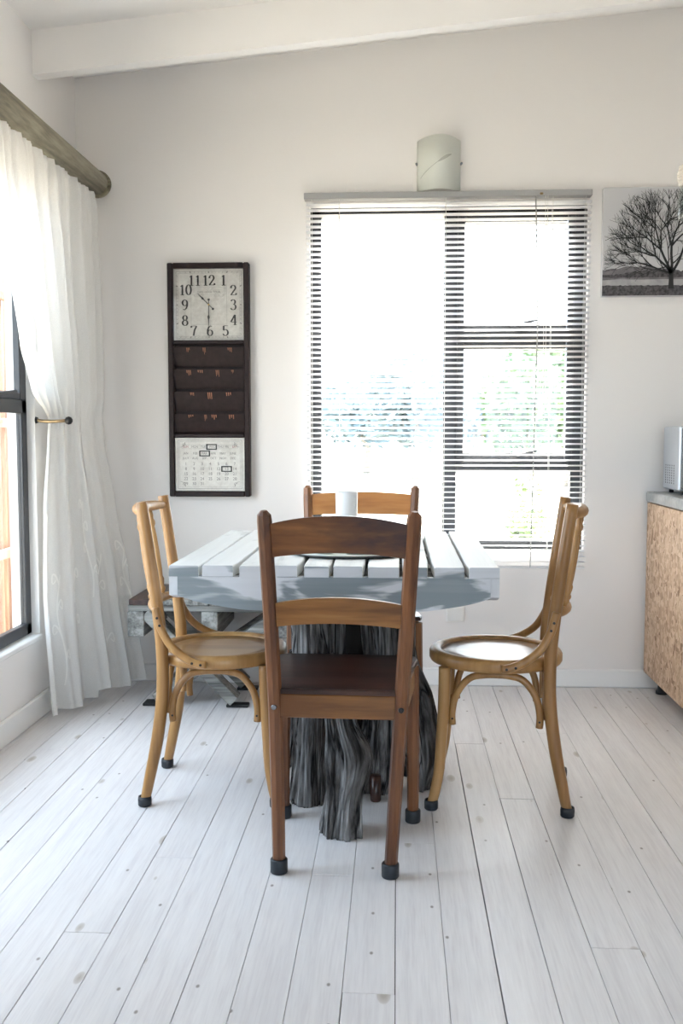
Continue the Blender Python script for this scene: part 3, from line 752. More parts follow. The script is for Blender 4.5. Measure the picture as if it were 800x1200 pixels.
# etched leaf swoosh on the shade
mb = MB(); P = []
for k in range(21):
    t = k/20; u = lerp(-.85, .55, t); zz = lerp(2.222, 2.315, t**.8); wdt = .0015 + .006*max(0, math.sin(max(0, (t-.55)/.45)*math.pi)) 
    P.append((.174+u*hw, WB-.0128-dp*(1-u*u), zz, wdt))
vs = []
for x_, y_, zz, wdt in P: vs += [(x_, y_, zz-wdt), (x_, y_, zz+wdt)]
mb.add(vs, [(2*k, 2*k+1, 2*k+3, 2*k+2) for k in range(20)], True); mb.build('etched_line', 'etched', sh, O)
MB().box((.11, WB-.02, 2.20), (.238, WB-.001, 2.36), .004).build('back_plate', 'white_trim', so, O)
for sx_ in (-1, 1): MB().tube([(.174+sx_*.093, WB-.001, 2.287), (.174+sx_*.097, WB-.024, 2.287)], .005, 10).build('clip', 'bolt_steel', so, O)

# ------------------------------------------------------------------ canvas print
cv = empty('canvas_print', (1.17, WB, 1.716)); O = (1.17, WB, 1.716)
tag(cv, 'black and white canvas print of a bare tree', 'picture')
KX0, KX1, KZ0, KZ1, ky = .874, 1.46, 1.716, 2.174, WB-.036
cvb = MB().box((KX0, ky, KZ0), (KX1, WB-.001, KZ1), .002).build('canvas', 'canvas_sky', cv, O)
def band(name, mat, top, bot, y):
    n_ = 60; mb = MB(); vs = []
    for k in range(n_+1):
        x_ = lerp(KX0+.001, KX1-.001, k/n_); vs += [(x_, y, KZ0+bot(x_)), (x_, y, KZ0+top(x_))]
    mb.add(vs, [(2*k, 2*k+2, 2*k+3, 2*k+1) for k in range(n_)]); return mb.build(name, mat, cvb, O, fix=False)
nz1 = lambda x, s, q=0: noise.noise(Vector((x*s, q, 0)))
band('printed_field', 'canvas_field', lambda x: .085, lambda x: .002, ky-.0004)
band('printed_hill', 'canvas_hill', lambda x: .105+.02*math.sin((x-.85)*9)+.008*nz1(x, 25), lambda x: .070+.008*nz1(x, 12, 4), ky-.0006)
band('printed_trees', 'canvas_grass', lambda x: .090+.022*max(0, math.sin((x-.93)*8))+.012*nz1(x, 70, 2), lambda x: .078+.004*nz1(x, 20, 7), ky-.0007)
band('printed_grass', 'canvas_grass', lambda x: .045+.006*nz1(x, 90, 9), lambda x: .002, ky-.0008)
mb = MB(); random.seed(21); nb = [0]
def branch(x, z, a, L, w, depth):
    if nb[0] > 5200 or depth == 0: return
    segs = 3; px, pz = x, z; pts = [(px, pz)]
    for k in range(segs):
        a += random.uniform(-.22, .22); px += math.sin(a)*L/segs; pz += math.cos(a)*L/segs; pts.append((px, pz))
    for k in range(segs):
        (xa_, za_), (xb_, zb_) = pts[k], pts[k+1]
        wa, wb = w*(1-.3*k/segs), w*(1-.3*(k+1)/segs); d = Vector((xb_-xa_, zb_-za_)); d.normalize(); q = Vector((-d.y, d.x))
        vv = [(xa_-q.x*wa, za_-q.y*wa), (xa_+q.x*wa, za_+q.y*wa), (xb_+q.x*wb, zb_+q.y*wb), (xb_-q.x*wb, zb_-q.y*wb)]
        if any(p[0] < KX0+.004 or p[0] > KX1-.004 or p[1] > KZ1-.006 for p in vv): return
        mb.add([(p[0], ky-.0010-.00002*depth, p[1]) for p in vv], [(0, 1, 2, 3)]); nb[0] += 1
    for _ in range(3 if depth > 2 else 2):
        branch(px, pz, a*.85 + random.uniform(-.62, .62), L*random.uniform(.66, .86), w*.62, depth-1)
    if depth > 2: branch(pts[1][0], pts[1][1], a + random.choice((-1, 1))*random.uniform(.5, .9), L*.62, w*.45, depth-2)
tx = 1.165
mb.prism([(tx-.011, KZ0+.030), (tx+.012, KZ0+.030), (tx+.008, KZ0+.105), (tx-.008, KZ0+.105)], (ky-.0011, ky-.0009))
for a_, l_, w_ in ((-1.15, .085, .0046), (-.72, .10, .0056), (-.3, .11, .0062), (.1, .115, .0066), (.45, .105, .006), (.85, .10, .0052), (1.2, .085, .0046)):
    branch(tx, KZ0+.095, a_, l_, w_, 6)
mb.build('printed_tree', 'print_black', cvb, O, fix=False)

# ------------------------------------------------------------------ dining table
TX0, TX1, TY0, TY1, TZ = -.634, .281, 2.72, 3.755, .76
tb = empty('dining_table', (-.17, 3.05, 0)); O = (-.17, 3.05, 0)
tag(tb, 'whitewashed plank dining table on a driftwood stump base', 'table')
random.seed(8); NPL = 10; pw = (TX1-TX0)/NPL
edges = [TX0 + k*pw + (random.uniform(-.006, .006) if 0 < k < NPL else 0) for k in range(NPL+1)]
for k in range(NPL):
    n_ = 16; mb = MB(); vs = []; dz = random.uniform(-.0025, .001)
    gl, gr_ = (.0 if k == 0 else random.uniform(.0015, .006)), (.0 if k == NPL-1 else random.uniform(.0015, .006))
    ye0 = TY0 + random.uniform(-.002, .004); ye1 = TY1 + random.uniform(-.006, .006)
    for j in range(n_+1):
        y_ = lerp(ye0, ye1, j/n_)
        a_ = edges[k] + gl + .004*abs(noise.noise(Vector((k*3.1, y_*7, 0)))); b_ = edges[k+1] - gr_ - .004*abs(noise.noise(Vector((k*3.1+9, y_*7, 0))))
        fr_ = .0048*math.exp(-(y_-ye0)/.045); a_ += fr_*(k > 0)*.8; b_ -= fr_*(k < NPL-1)*(.3+.7*(k % 2))
        b2 = .0025
        vs += [(a_, y_, TZ-.031+dz), (a_, y_, TZ-b2+dz), (a_+b2, y_, TZ+dz), (b_-b2, y_, TZ+dz), (b_, y_, TZ-b2+dz), (b_, y_, TZ-.031+dz)]
    fs = [(j*6+q, j*6+(q+1) % 6, (j+1)*6+(q+1) % 6, (j+1)*6+q) for j in range(n_) for q in range(6)] + [tuple(range(6)), tuple(n_*6+q for q in reversed(range(6)))]
    mb.add(vs, fs); po = mb.build('tabletop_plank', 'table_top_paint', tb, O)
    po.data.materials.append(M['table_paint'])
    for pg in po.data.polygons:
        if abs(pg.normal.y) > .8: pg.material_index = 1
def apron_poly(u0, u1, up=1):
    pts = [(u0, .7285), (u0, .678)]; n_ = 20
    for k in range(n_+1):
        t = k/n_; e = min(t, 1-t); dip = .040*min(1, (e/.22))**.7
        pts.append((lerp(u0, u1, t), .675 - dip + .003*noise.noise(Vector((t*4, u0, 1)))))
    return pts + [(u1, .7285)]
MB().prism(apron_poly(TX0+.024, TX1-.024), (TY0+.001, TY0+.031)).build('apron', 'table_paint', tb, O)
MB().prism(apron_poly(TX0+.024, TX1-.024), (TY1-.031, TY1-.001)).build('apron', 'table_paint', tb, O)
MB().prism(apron_poly(TY0+.003, TY1-.003), (TX0, TX0+.0235), 'x').build('apron', 'table_paint_end', tb, O)
MB().prism(apron_poly(TY0+.003, TY1-.003), (TX1-.0235, TX1), 'x').build('apron', 'table_paint_end', tb, O)
for yy in (2.98, 3.24, 3.48): MB().box((TX0+.026, yy-.04, .69), (TX1-.026, yy+.04, .728), .002).build('batten', 'bench_grey', tb, O)
def stump(name, path, rad, seed, mat='driftwood', lobes=.15, groove=.16, n=110, rings=70, flat=1.0):
    P = smoothpath(path, 8); k = len(P); mb = MB(); vs = []
    ts = [i/(rings) for i in range(rings+1)]
    for t in ts:
        u = t*(k-1); i = min(int(u), k-2); c = P[i].lerp(P[i+1], u-i)
        ur = t*(len(rad)-1); ir = min(int(ur), len(rad)-2); f = ur-ir; f = f*f*(3-2*f); r = lerp(rad[ir], rad[ir+1], f)
        for j in range(n):
            a = 2*math.pi*j/n + math.pi/2; ca, sa = math.cos(a), math.sin(a)
            big = noise.noise(Vector((ca*1.3+seed, sa*1.3, c.z*3.0)))
            mid = noise.noise(Vector((ca*3.2+seed*2, sa*3.2, c.z*4.0+seed)))
            tw = c.z*1.5
            gr = abs(noise.noise(Vector((math.cos(a+tw*.3)*7.5+seed, math.sin(a+tw*.3)*7.5, c.z*1.6))))
            gf = abs(noise.noise(Vector((ca*16+seed, sa*16, c.z*2.6))))
            rr = r*(1 + lobes*1.5*big + lobes*.8*mid - groove*(1-min(1, gr*5))**1.3 - groove*.5*(1-min(1, gf*4)))
            vs.append((c.x+ca*rr, c.y+sa*rr*flat, c.z))
    m_ = len(ts); fs = [(i*n+j, i*n+(j+1) % n, (i+1)*n+(j+1) % n, (i+1)*n+j) for i in range(m_-1) for j in range(n)]
    fs += [tuple(reversed(range(n))), tuple((m_-1)*n+j for j in range(n))]
    mb.add(vs, fs, True); mb.sm[-1] = mb.sm[-2] = False
    ob = mb.build(name, mat, tb, O); me = ob.data
    uvl = me.uv_layers.new(name='grain'); L = sum((P[q+1]-P[q]).length for q in range(k-1)); circ = 6.2*sum(rad)/len(rad)
    for pg in me.polygons:
        js = [v % n for v in pg.vertices]; wrap = len(js) == 4 and max(js)-min(js) > n/2
        for li, v, jj in zip(pg.loop_indices, pg.vertices, js):
            if wrap and jj < n/2: jj += n
            uvl.data[li].uv = (jj/n*circ, (v//n)/rings*L)
    return ob
stump('driftwood_stump', [(-.262, 2.985, .0), (-.258, 2.99, .2), (-.255, 3.0, .45), (-.262, 3.0, .688)], [.068, .062, .058, .066, .072], 1.3)
stump('driftwood_stump', [(-.185, 3.05, .0), (-.198, 3.05, .3), (-.206, 3.04, .688)], [.060, .048, .045, .045], 5.1)
stump('driftwood_root', [(-.158, 2.725, .0), (-.150, 2.735, .10), (-.140, 2.78, .21), (-.165, 2.84, .30), (-.185, 2.93, .40), (-.225, 3.01, .46)], [.054, .048, .066, .046, .044, .030], 7.7, lobes=.24, groove=.22)
stump('driftwood_stump', [(-.055, 3.09, .0), (-.035, 3.08, .3), (-.045, 3.06, .688)], [.062, .070, .062, .070, .080], 11.2)
stump('driftwood_stump', [(.008, 3.14, .04), (.008, 3.12, .3), (.008, 3.10, .688)], [.055, .064, .056, .052], 15.9, groove=.16)
stump('driftwood_root', [(.080, 3.10, .0), (.074, 3.10, .12), (.055, 3.11, .28), (.022, 3.12, .43), (.01, 3.13, .56)], [.030, .066, .054, .034, .024], 19.4, lobes=.3, groove=.2)
stump('driftwood_root', [(-.345, 3.10, .075), (-.345, 3.09, .13), (-.335, 3.09, .22), (-.325, 3.07, .33), (-.30, 3.06, .45)], [.022, .034, .036, .040, .030], 23.4, lobes=.3, groove=.2)
stump('hollow_shade_core', [(-.10, 3.22, .0), (-.10, 3.22, .35), (-.10, 3.21, .688)], [.12, .125, .12], 29.0, mat='hollow_shade', n=40, rings=24)  # filler behind the gap between stumps, shade painted in its colour
MB().lathe([(.015, 0), (.017, .005), (.017, .08), (.001, .08)], (-.062, 2.985, 0), 16).build('driftwood_foot', 'chair_seat', tb, O)
# things on the table
tr = empty('serving_tray', (-.15, 2.985, TZ)); O = (-.15, 2.985, TZ)
tag(tr, 'thin pale oval tray with dark rim on the dining table', 'tray')
def oval(mb, c, rx, ry, prof, n=40):
    vs = []
    for f, z_ in prof:
        for j in range(n):
            a = 2*math.pi*j/n; vs.append((c[0]+rx*f*math.cos(a), c[1]+ry*f*math.sin(a), c[2]+z_))
    fs = [(i*n+j, i*n+(j+1) % n, (i+1)*n+(j+1) % n, (i+1)*n+j) for i in range(len(prof)-1) for j in range(n)]
    fs += [tuple(reversed(range(n))), tuple((len(prof)-1)*n+j for j in range(n))]
    return mb.add(vs, fs, True)
oval(MB(), (-.15, 2.985, TZ+.001), .165, .115, [(.90, 0), (.99, .004), (1.0, .008), (.985, .008), (.97, .005)]).build('rim', 'tray_dark', tr, O)
oval(MB(), (-.15, 2.985, TZ+.0065), .160, .111, [(.96, 0), (.97, .002), (.6, .001), (.3, .001)]).build('base', 'tray_pale', tr, O)
nk = MB(); random.seed(2); vs = []; n_ = 14
for i in range(n_+1):
    for j in range(n_+1):
        u, v = i/n_, j/n_; x_ = lerp(-.150, -.075, u); y_ = lerp(2.93, 2.985, v)
        e = math.sin(u*math.pi)*math.sin(v*math.pi)
        vs.append((x_+.004*noise.noise(Vector((u*3, v*3, 5))), y_, TZ+.0115+.014*e**.6+.006*abs(noise.noise(Vector((u*6, v*6, 1))))*e))
nk.add(vs, [(i*(n_+1)+j, (i+1)*(n_+1)+j, (i+1)*(n_+1)+j+1, i*(n_+1)+j+1) for i in range(n_) for j in range(n_)], True)
b0 = len(nk.v); nk.add([(-.150, 2.93, TZ+.0105), (-.075, 2.93, TZ+.0105), (-.075, 2.985, TZ+.0105), (-.150, 2.985, TZ+.0105)], [(0, 3, 2, 1)])
tag(nk.build('folded_napkin', 'teal_cloth', None, (-.11, 2.955, TZ+.0105)), 'folded teal green cloth lying on the tray', 'cloth')
tag(oval(MB(), (-.215, 2.955, TZ+.0095), .042, .034, [(.5, 0), (.8, .003), (1.0, .010), (.97, .0105), (.75, .005), (.3, .003)]).build('small_dish', 'ceramic_white', None, (-.215, 2.955, TZ+.0095)), 'small white dish lying on the tray', 'dish')
vz = MB().lathe([(.001, 0), (.030, 0), (.0325, .003), (.036, .17), (.0355, .178), (.033, .180), (.0315, .176), (.0315, .02), (.001, .018)], (-.163, 3.21, TZ+.0005), 32)
tag(vz.build('cylinder_vase', 'ceramic_white', None, (-.163, 3.21, TZ+.0005)), 'plain white cylindrical vase standing on the dining table', 'vase')

# ------------------------------------------------------------------ bentwood chairs
def bentwood_chair(name, loc, rz, label, group):
    r = empty(name, loc, rz); tag(r, label, 'chair', group)
    def foot(parent, p, ang):
        MB().lathe([(.001, 0), (.017, 0), (.0205, .004), (.021, .020), (.0195, .030), (.016, .030)], (p[0], p[1], 0), 16).build('rubber_foot', 'rubber', parent)
    for sy in (-1, 1):
        f = (.184, .180*sy)
        lg = MB().tube(smoothpath([(f[0], f[1], .012), (.173, .173*sy, .055), (.162, .164*sy, .12), (.156, .156*sy, .21), (.150, .152*sy, .32), (.148, .150*sy, .428)], 5), [lerp(.0145, .0185, k/25) for k in range(26)], 14).build('leg', 'bentwood', r)
        foot(lg, f, 0)
        b = (-.216, .176*sy)
        P = smoothpath([(b[0], b[1], .012), (-.202, .172*sy, .08), (-.178, .165*sy, .20), (-.162, .160*sy, .33), (-.160, .158*sy, .45), (-.168, .158*sy, .56), (-.188, .160*sy, .72), (-.216, .163*sy, .922)], 5)
        rl = MB().tube(P, [.0145 + .0045*min(1, k/10) - .0015*max(0, (k-22)/14) for k in range(len(P))], 14).build('back_post', 'bentwood', r)
        foot(rl, b, 0)
    mb = MB(); mb.lathe([(.168, .4535), (.172, .460), (.180, .4635), (.192, .463), (.201, .458), (.205, .450), (.205, .432), (.201, .425), (.165, .424), (.160, .430), (.160, .446), (.168, .4535)], (0, 0, 0), 48)
    mb.build('seat_ring', 'bentwood', r)
    MB().lathe([(.0005, .4475), (.06, .4480), (.12, .4500), (.1675, .4530), (.1675, .446), (.0005, .441)], (0, 0, 0), 48).build('seat_panel', 'bentwood_seat', r)
    def archpath(w, top, bot):
        return [(-w, bot), (-w*1.01, bot+.04), (-w*.90, bot+(top-bot)*.62), (-w*.62, bot+(top-bot)*.91), (-w*.3, top-.002), (0, top), (w*.3, top-.002), (w*.62, bot+(top-bot)*.91), (w*.90, bot+(top-bot)*.62), (w*1.01, bot+.04), (w, bot)]
    for sy in (-1, 1):
        MB().tube(smoothpath([(x_-.004, sy*(.150), z_) for x_, z_ in archpath(.128, .410, .255)], 4), .0108, 10).build('arch_brace', 'bentwood', r)
        for sx_ in (-1, 1):
            for zz in (.275,):
                MB().tube([(sx_*.128-.004, sy*.160, zz), (sx_*.128-.004, sy*.1625, zz)], .0032, 8).build('bolt', 'bolt_black', r)
    for sx_ in (-1, 1):
        MB().tube(smoothpath([(sx_*.150, y_, z_) for y_, z_ in archpath(.124, .410, .275)], 4), .0100, 10).build('arch_brace', 'bentwood', r)
    for sy in (-1, 1):
        P = smoothpath([(-.176, .178*sy, .608), (-.170, .180*sy, .585), (-.158, .184*sy, .545), (-.128, .193*sy, .496), (-.085, .205*sy, .463), (-.045, .214*sy, .4465), (-.018, .2165*sy, .443)], 5)
        MB().tube(P, [.0125*(.75 if k in (0, len(P)-1) else 1) for k in range(len(P))], 12).build('hip_brace', 'bentwood', r)
        for p in ((-.168, .1915*sy, .578), (-.160, .1950*sy, .556), (-.060, .2225*sy, .449), (-.034, .2275*sy, .445)):
            MB().tube([p, (p[0], p[1]+.0025*sy, p[2])], .0040, 10).build('bolt', 'bolt_black', r)
    def bow(x_, z_, d, w, yy): return (x_ - d*(1-(yy/w)**2), yy, z_)
    ys = [-.158+.316*k/20 for k in range(21)]
    MB().tube([bow(-.208, .893, .048, .162, y_) for y_ in ys], [.0105+.0085*math.sin(math.pi*k/20)**.6 for k in range(21)], 12).build('top_rail', 'bentwood', r)
    MB().tube([bow(-.172, .598, .042, .162, y_) for y_ in ys], [.0095+.006*math.sin(math.pi*k/20)**.6 for k in range(21)], 12).build('lower_rail', 'bentwood', r)
    for yy in (-.082, 0, .082):
        a = Vector(bow(-.172, .604, .042, .162, yy)); b = Vector(bow(-.208, .886, .048, .162, yy))
        prof = [(0, .0065), (.04, .0075), (.07, .0125), (.09, .0125), (.11, .0085), (.15, .0115), (.19, .0130), (.22, .0095), (.30, .0110), (.5, .0120), (.7, .0105), (.79, .0080), (.82, .0125), (.85, .0130), (.88, .0085), (.92, .0100), (1, .0065)]
        MB().tube([a.lerp(b, t) for t, _ in prof], [q*.85 for _, q in prof], 12).build('spindle', 'bentwood', r)
    return r
bentwood_chair('bentwood_chair', (-.550, 3.09, 0), R(2), 'bentwood chair with round seat left of the table, by the curtain', 'bentwood chairs at the table sides')
bentwood_chair('bentwood_chair', (.308, 3.085, 0), R(174), 'bentwood chair with round seat right of the table, below the blind', 'bentwood chairs at the table sides')

# ------------------------------------------------------------------ ladder-back chairs
def ladder_chair(name, loc, rz, w0, w1, label, mats, shift=0., depth=.37, top=.938, fw_=.20, cr=(.822, .905, .014, .022)):
    """local: back posts at y=0, seat reaches +y. w0 / w1: half spacing of back posts at floor / top"""
    r = empty(name, loc, rz); tag(r, label, 'chair', 'brown ladder-back chairs')
    post, rail, crest, seatm = mats
    def pc(sx_, z):       # back post centre line
        t = z/top; return Vector((sx_*lerp(w0, w1, t**1.15) + shift*t, (-.075*max(0, (z-.42)/(top-.42))**1.2 + .0), z))
    for sx_ in (-1, 1):
        zs = [.035*k for k in range(27)]; zs = [z for z in zs if z < top-.012]
        P = [pc(sx_, z) for z in zs] + [pc(sx_, top-.010), pc(sx_, top)]
        rad = [.0165+.0022*math.sin(min(1, z/.5)*math.pi/2) for z in zs] + [.0172, .008]
        lg = MB().tube(P, rad, 8, smooth=False).build('back_post', post, r)
        c = pc(sx_, 0)
        MB().lathe([(.001, .0), (.0205, .0), (.0225, .003), (.0225, .034), (.0205, .037), (.0165, .037)], (c.x, c.y, 0), 18).build('rubber_foot', 'rubber', lg)
        q = pc(sx_, .445); MB().tube([(q.x-sx_*.0, q.y-.015, q.z-.008), (q.x, q.y-.0225, q.z-.008)], [.008, .006], 12).build('bolt', 'bolt_steel' if sx_ < 0 else 'bolt_black', r)
        f = Vector((sx_*fw_ + shift*.1, depth, 0))
        fl_ = MB().tube([(f.x, f.y, .01), (f.x, f.y, .2), (f.x-sx_*.004, f.y-.004, .462)], [.0165, .0180, .0190], 8, smooth=False).build('front_leg', post, r)
        MB().lathe([(.001, .0), (.0205, .0), (.0225, .003), (.0225, .034), (.0205, .037), (.0165, .037)], (f.x, f.y, 0), 18).build('rubber_foot', 'rubber', fl_)
    def slat(nm, mat, zl, zh, archl, archh, bowd, th=.014):
        mb = MB(); n_ = 18; vs = []
        a, b = pc(-1, (zl+zh)/2), pc(1, (zl+zh)/2)
        for k in range(n_+1):
            t = k/n_; e = 1-(2*t-1)**2
            for z_, ar in ((zl, archl), (zh, archh)):
                pa, pb = pc(-1, z_), pc(1, z_); x_ = lerp(pa.x+.012, pb.x-.012, t); y_ = lerp(pa.y, pb.y, t) - bowd*e
                vs += [(x_, y_-th/2, z_+ar*e), (x_, y_+th/2, z_+ar*e)]
        fs = []
        for k in range(n_):
            o = 4*k; p = 4*(k+1); fs += [(o, p, p+2, o+2), (o+1, o+3, p+3, p+1), (o, o+1, p+1, p), (o+2, p+2, p+3, o+3)]
        fs += [(0, 2, 3, 1), (4*n_, 4*n_+1, 4*n_+3, 4*n_+2)]
        mb.add(vs, fs); return mb.build(nm, mat, r)
    slat('crest_rail', crest, *cr, .012)
    slat('back_slat', rail, .645, .705, .012, .018, .010)
    zl, zh = .408, .470
    a, b = pc(-1, .44), pc(1, .44)
    MB().box((a.x+.012, -.010, zl), (b.x-.012, .010, zh), .003).build('seat_rail', rail, r)
    MB().box((-fw_+.015, depth-.014, zl), (fw_-.015, depth+.008, zh-.01), .003).build('seat_rail', rail, r)
    for sx_ in (-1, 1):
        p = pc(sx_, .44)
        MB().bar((p.x, .012, .432), (sx_*fw_*.985, depth-.012, .432), .018, .062, bev=.003).build('seat_rail', rail, r)
    xr, xf = b.x - .016, fw_+.014
    xl = -a.x - .016
    poly = [(-xl, -.014), (xr, -.014), (xr+.006, .022), (lerp(xr, xf, .8), depth*.72), (xf, depth-.02), (xf-.006, depth+.008), (xf-.03, depth+.022), (-xf+.03, depth+.022), (-xf+.006, depth+.008), (-xf, depth-.02), (-lerp(xl, xf, .8), depth*.72), (-xl-.006, .022)]
    mb = MB(); n_ = len(poly)
    vs = [(x_, y_, .4705) for x_, y_ in poly] + [(x_, y_, .481) for x_, y_ in poly] + [(x_*.985, .17+(y_-.17)*.985, .485) for x_, y_ in poly]
    fs = [tuple(reversed(range(n_))), tuple(range(2*n_, 3*n_))] + [(q*n_+i, q*n_+(i+1) % n_, (q+1)*n_+(i+1) % n_, (q+1)*n_+i) for q in (0, 1) for i in range(n_)]
    mb.add(vs, fs); mb.build('seat', seatm, r)
    return r
ladder_chair('ladder_back_chair', (-.156, 2.464, 0), R(-2.3), .143, .183, 'worn dark brown ladder-back chair with its back to the viewer', ('chair_post', 'chair_rail', 'chair_crest', 'chair_seat'), .019, .37, .938, .189)
ladder_chair('ladder_back_chair', (-.150, 3.845, 0), R(180), .175, .212, 'orange-brown ladder-back chair facing the viewer behind the table', ('orange_post', 'orange_rail', 'orange_rail', 'chair_seat'), -.01, .37, .922, .225, (.808, .888, .004, .010))

# ------------------------------------------------------------------ sawbuck side table under the clock
sb = empty('sawbuck_bench', (-.76, 4.18, 0)); O = (-.76, 4.18, 0)
tag(sb, 'weathered grey sawbuck bench against the back wall, below the clock', 'bench')
bx0, bx1, by0, by1, bz = -1.095, -.43, 3.97, 4.395, .452
nb_ = 6; w_ = (bx1-bx0)/nb_
for k in range(nb_):
    MB().box((bx0+k*w_+.002, by0+random.uniform(-.004, .004), bz-.024), (bx0+(k+1)*w_-.002, by1, bz+random.uniform(-.002, .001)), .003).build('seat_plank', 'bench_brown' if k == 0 else 'bench_grey_y', sb, O)
for xa_ in (bx0-.005, -.795, -.50):
    MB().box((xa_, by0+.005, bz-.155), (xa_+.068, by1-.005, bz-.050), .003).build('bearer', 'bench_grey_y', sb, O)
for yy in (by0+.012, by1-.055):
    MB().box((bx0-.004, yy, bz-.050), (bx1, yy+.038, bz-.0245), .002).build('seat_batten', 'bench_grey', sb, O)
for yy, q in ((by0+.055, 1), (by1-.09, 1)):
    MB().bar((-1.03, yy, bz-.06), (-.665, yy, .028), .045, .085, up=(0, 1, 0), bev=.003).build('cross_leg', 'bench_grey', sb, O)
    MB().bar((-.47, yy+.024, bz-.06), (-1.00, yy+.024, .028), .045, .085, up=(0, 1, 0), bev=.003).build('cross_leg', 'bench_grey', sb, O)
    MB().box((-1.05, yy-.02, 0), (-.96, yy+.05, .012), .002).build('foot_pad', 'cabinet_foot', sb, O)
    MB().box((-.70, yy-.024, 0), (-.61, yy+.026, .012), .002).build('foot_pad', 'cabinet_foot', sb, O)

# ------------------------------------------------------------------ socket plate
sk = empty('wall_plate', (.262, WB, .321)); O = (.262, WB, .321)
tag(sk, 'blank white wall plate low on the back wall', 'wall plate')
MB().box((.222, WB-.008, .288), (.302, WB-.0005, .356), .003).build('plate', 'socket_plastic', sk, O)
MB().box((.228, WB-.0095, .294), (.296, WB-.0078, .350), .001).build('cover', 'socket_plastic', sk, O)

# ------------------------------------------------------------------ kitchen counter
CXL, CXR, CYF, CYB = 1.092, 2.90, 3.74, 4.408
for k in range(3):
    a = CXL + k*(CXR-CXL)/3; b = CXL + (k+1)*(CXR-CXL)/3 - .003
    cb = empty('base_cabinet', ((a+b)/2, (CYF+CYB)/2, 0)); O = ((a+b)/2, (CYF+CYB)/2, 0)
    tag(cb, ('strandboard base cabinet at the near end of the counter, by the window wall', 'strandboard base cabinet in the middle of the counter', 'strandboard base cabinet at the far right end of the counter')[k], 'cabinet', 'strandboard base cabinets')
    MB().box((a, CYF+.02, .078), (a+.018, CYB, .828), .001).build('side_panel', 'osb', cb, O)
    MB().box((b-.018, CYF+.02, .078), (b, CYB, .828), .001).build('side_panel', 'osb', cb, O)
    MB().box((a+.018, CYF+.02, .078), (b-.018, CYB, .096)).build('bottom_panel', 'osb', cb, O)
    MB().box((a+.018, CYB-.012, .096), (b-.018, CYB, .828)).build('back_panel', 'osb', cb, O)
    dr = MB().box((a+.002, CYF, .080), (b-.002, CYF+.018, .826), .001).build('door', 'osb', cb, O)
    MB().tube([(b-.06, CYF-.001, .62), (b-.06, CYF-.03, .62), (b-.06, CYF-.03, .74), (b-.06, CYF-.001, .74)], .005, 10).build('handle', 'bolt_steel', dr, O)
    for xx in (a+.06, b-.06):
        for yy in (CYF+.08, CYB-.08): MB().lathe([(.001, 0), (.026, 0), (.026, .012), (.018, .016), (.018, .078), (.001, .078)], (xx, yy, 0), 16).build('foot', 'cabinet_foot', cb, O)
tag(MB().box((CXL-.004, CYF-.015, .832), (CXR, CYB+.012, .876), .005).build('worktop', 'concrete', None, ((CXL+CXR)/2, 4.08, .832)), 'grey concrete worktop lying on the strandboard cabinets', 'worktop')
bd = MB().box((1.172, 4.02, .8765), (1.60, 4.125, .892), .003).build('wooden_board', 'cutting_board', None, (1.38, 4.07, .8765))
tag(bd, 'light wooden board on the worktop in front of the oven', 'board')
mo = empty('countertop_oven', (1.36, 4.24, .8765)); O = (1.36, 4.24, .8765)
tag(mo, 'silver countertop oven with perforated side on the concrete worktop', 'oven')
ax0, ax1, ay0, ay1, az0, az1 = 1.146, 1.60, 4.128, 4.375, .893, 1.158
MB().box((ax0, ay0, az0), (ax1, ay1, az1), .006).build('body', 'silver', mo, O)
dr = MB().box((ax0+.006, ay0-.022, az0+.008), (ax1-.10, ay0-.001, az1-.008), .004).build('door', 'oven_dark', mo, O)
MB().tube([(ax0+.04, ay0-.023, az1-.03), (ax0+.04, ay0-.045, az1-.03), (ax1-.14, ay0-.045, az1-.03), (ax1-.14, ay0-.023, az1-.03)], .006, 10).build('handle', 'silver', dr, O)
MB().box((ax1-.097, ay0-.018, az0+.004), (ax1-.004, ay0-.001, az1-.004), .004).build('control_panel', 'oven_dark', mo, O)
for zz in (.95, 1.02, 1.09): MB().tube([(ax1-.05, ay0-.018, zz), (ax1-.05, ay0-.036, zz)], .016, 18).build('knob', 'silver', mo, O)
for a in range(5):
    for b in range(8): MB().tube([(ax0+.0005, ay0+.075+a*.031, az0+.028+b*.0105), (ax0-.0006, ay0+.075+a*.031, az0+.028+b*.0105)], .0036, 8).build('vent_hole', 'hole_black', mo, O)
for xx in (ax0+.03, ax1-.03):
    for yy in (ay0+.03, ay1-.03): MB().tube([(xx, yy, .8765), (xx, yy, az0+.002)], .010, 10).build('foot', 'hole_black', mo, O)

# ------------------------------------------------------------------ hanging jar
hj = empty('hanging_jar', (1.005, 3.6, 1.868)); O = (1.005, 3.6, 1.868)
tag(hj, 'clear glass bottle with rope-wrapped neck hanging from the ceiling', 'pendant')
MB().lathe([(.001, .004), (.026, .0), (.031, .006), (.033, .02), (.033, .08), (.030, .105), (.021, .122), (.019, .135), (.017, .135), (.018, .121), (.027, .103), (.030, .08), (.030, .02), (.027, .009), (.001, .008)], (1.005, 3.6, 1.868), 28).build('bottle', 'jar_glass', hj, O)
for k in range(7):
    zz = 1.990 + k*.0098; rr = .0255 + (.006 if k in (2, 3, 4) else .003)*math.sin(math.pi*(k+.5)/7)
    MB().tube([(1.005+rr*math.cos(2*math.pi*j/24), 3.6+rr*math.sin(2*math.pi*j/24), zz) for j in range(25)], .0062, 8, cap=False).build('rope_coil', 'rope', hj, O)
MB().tube([(1.005, 3.6, 2.0), (1.005, 3.6, ceil_z(1.005))], .0035, 8).build('cord', 'rope', hj, O)

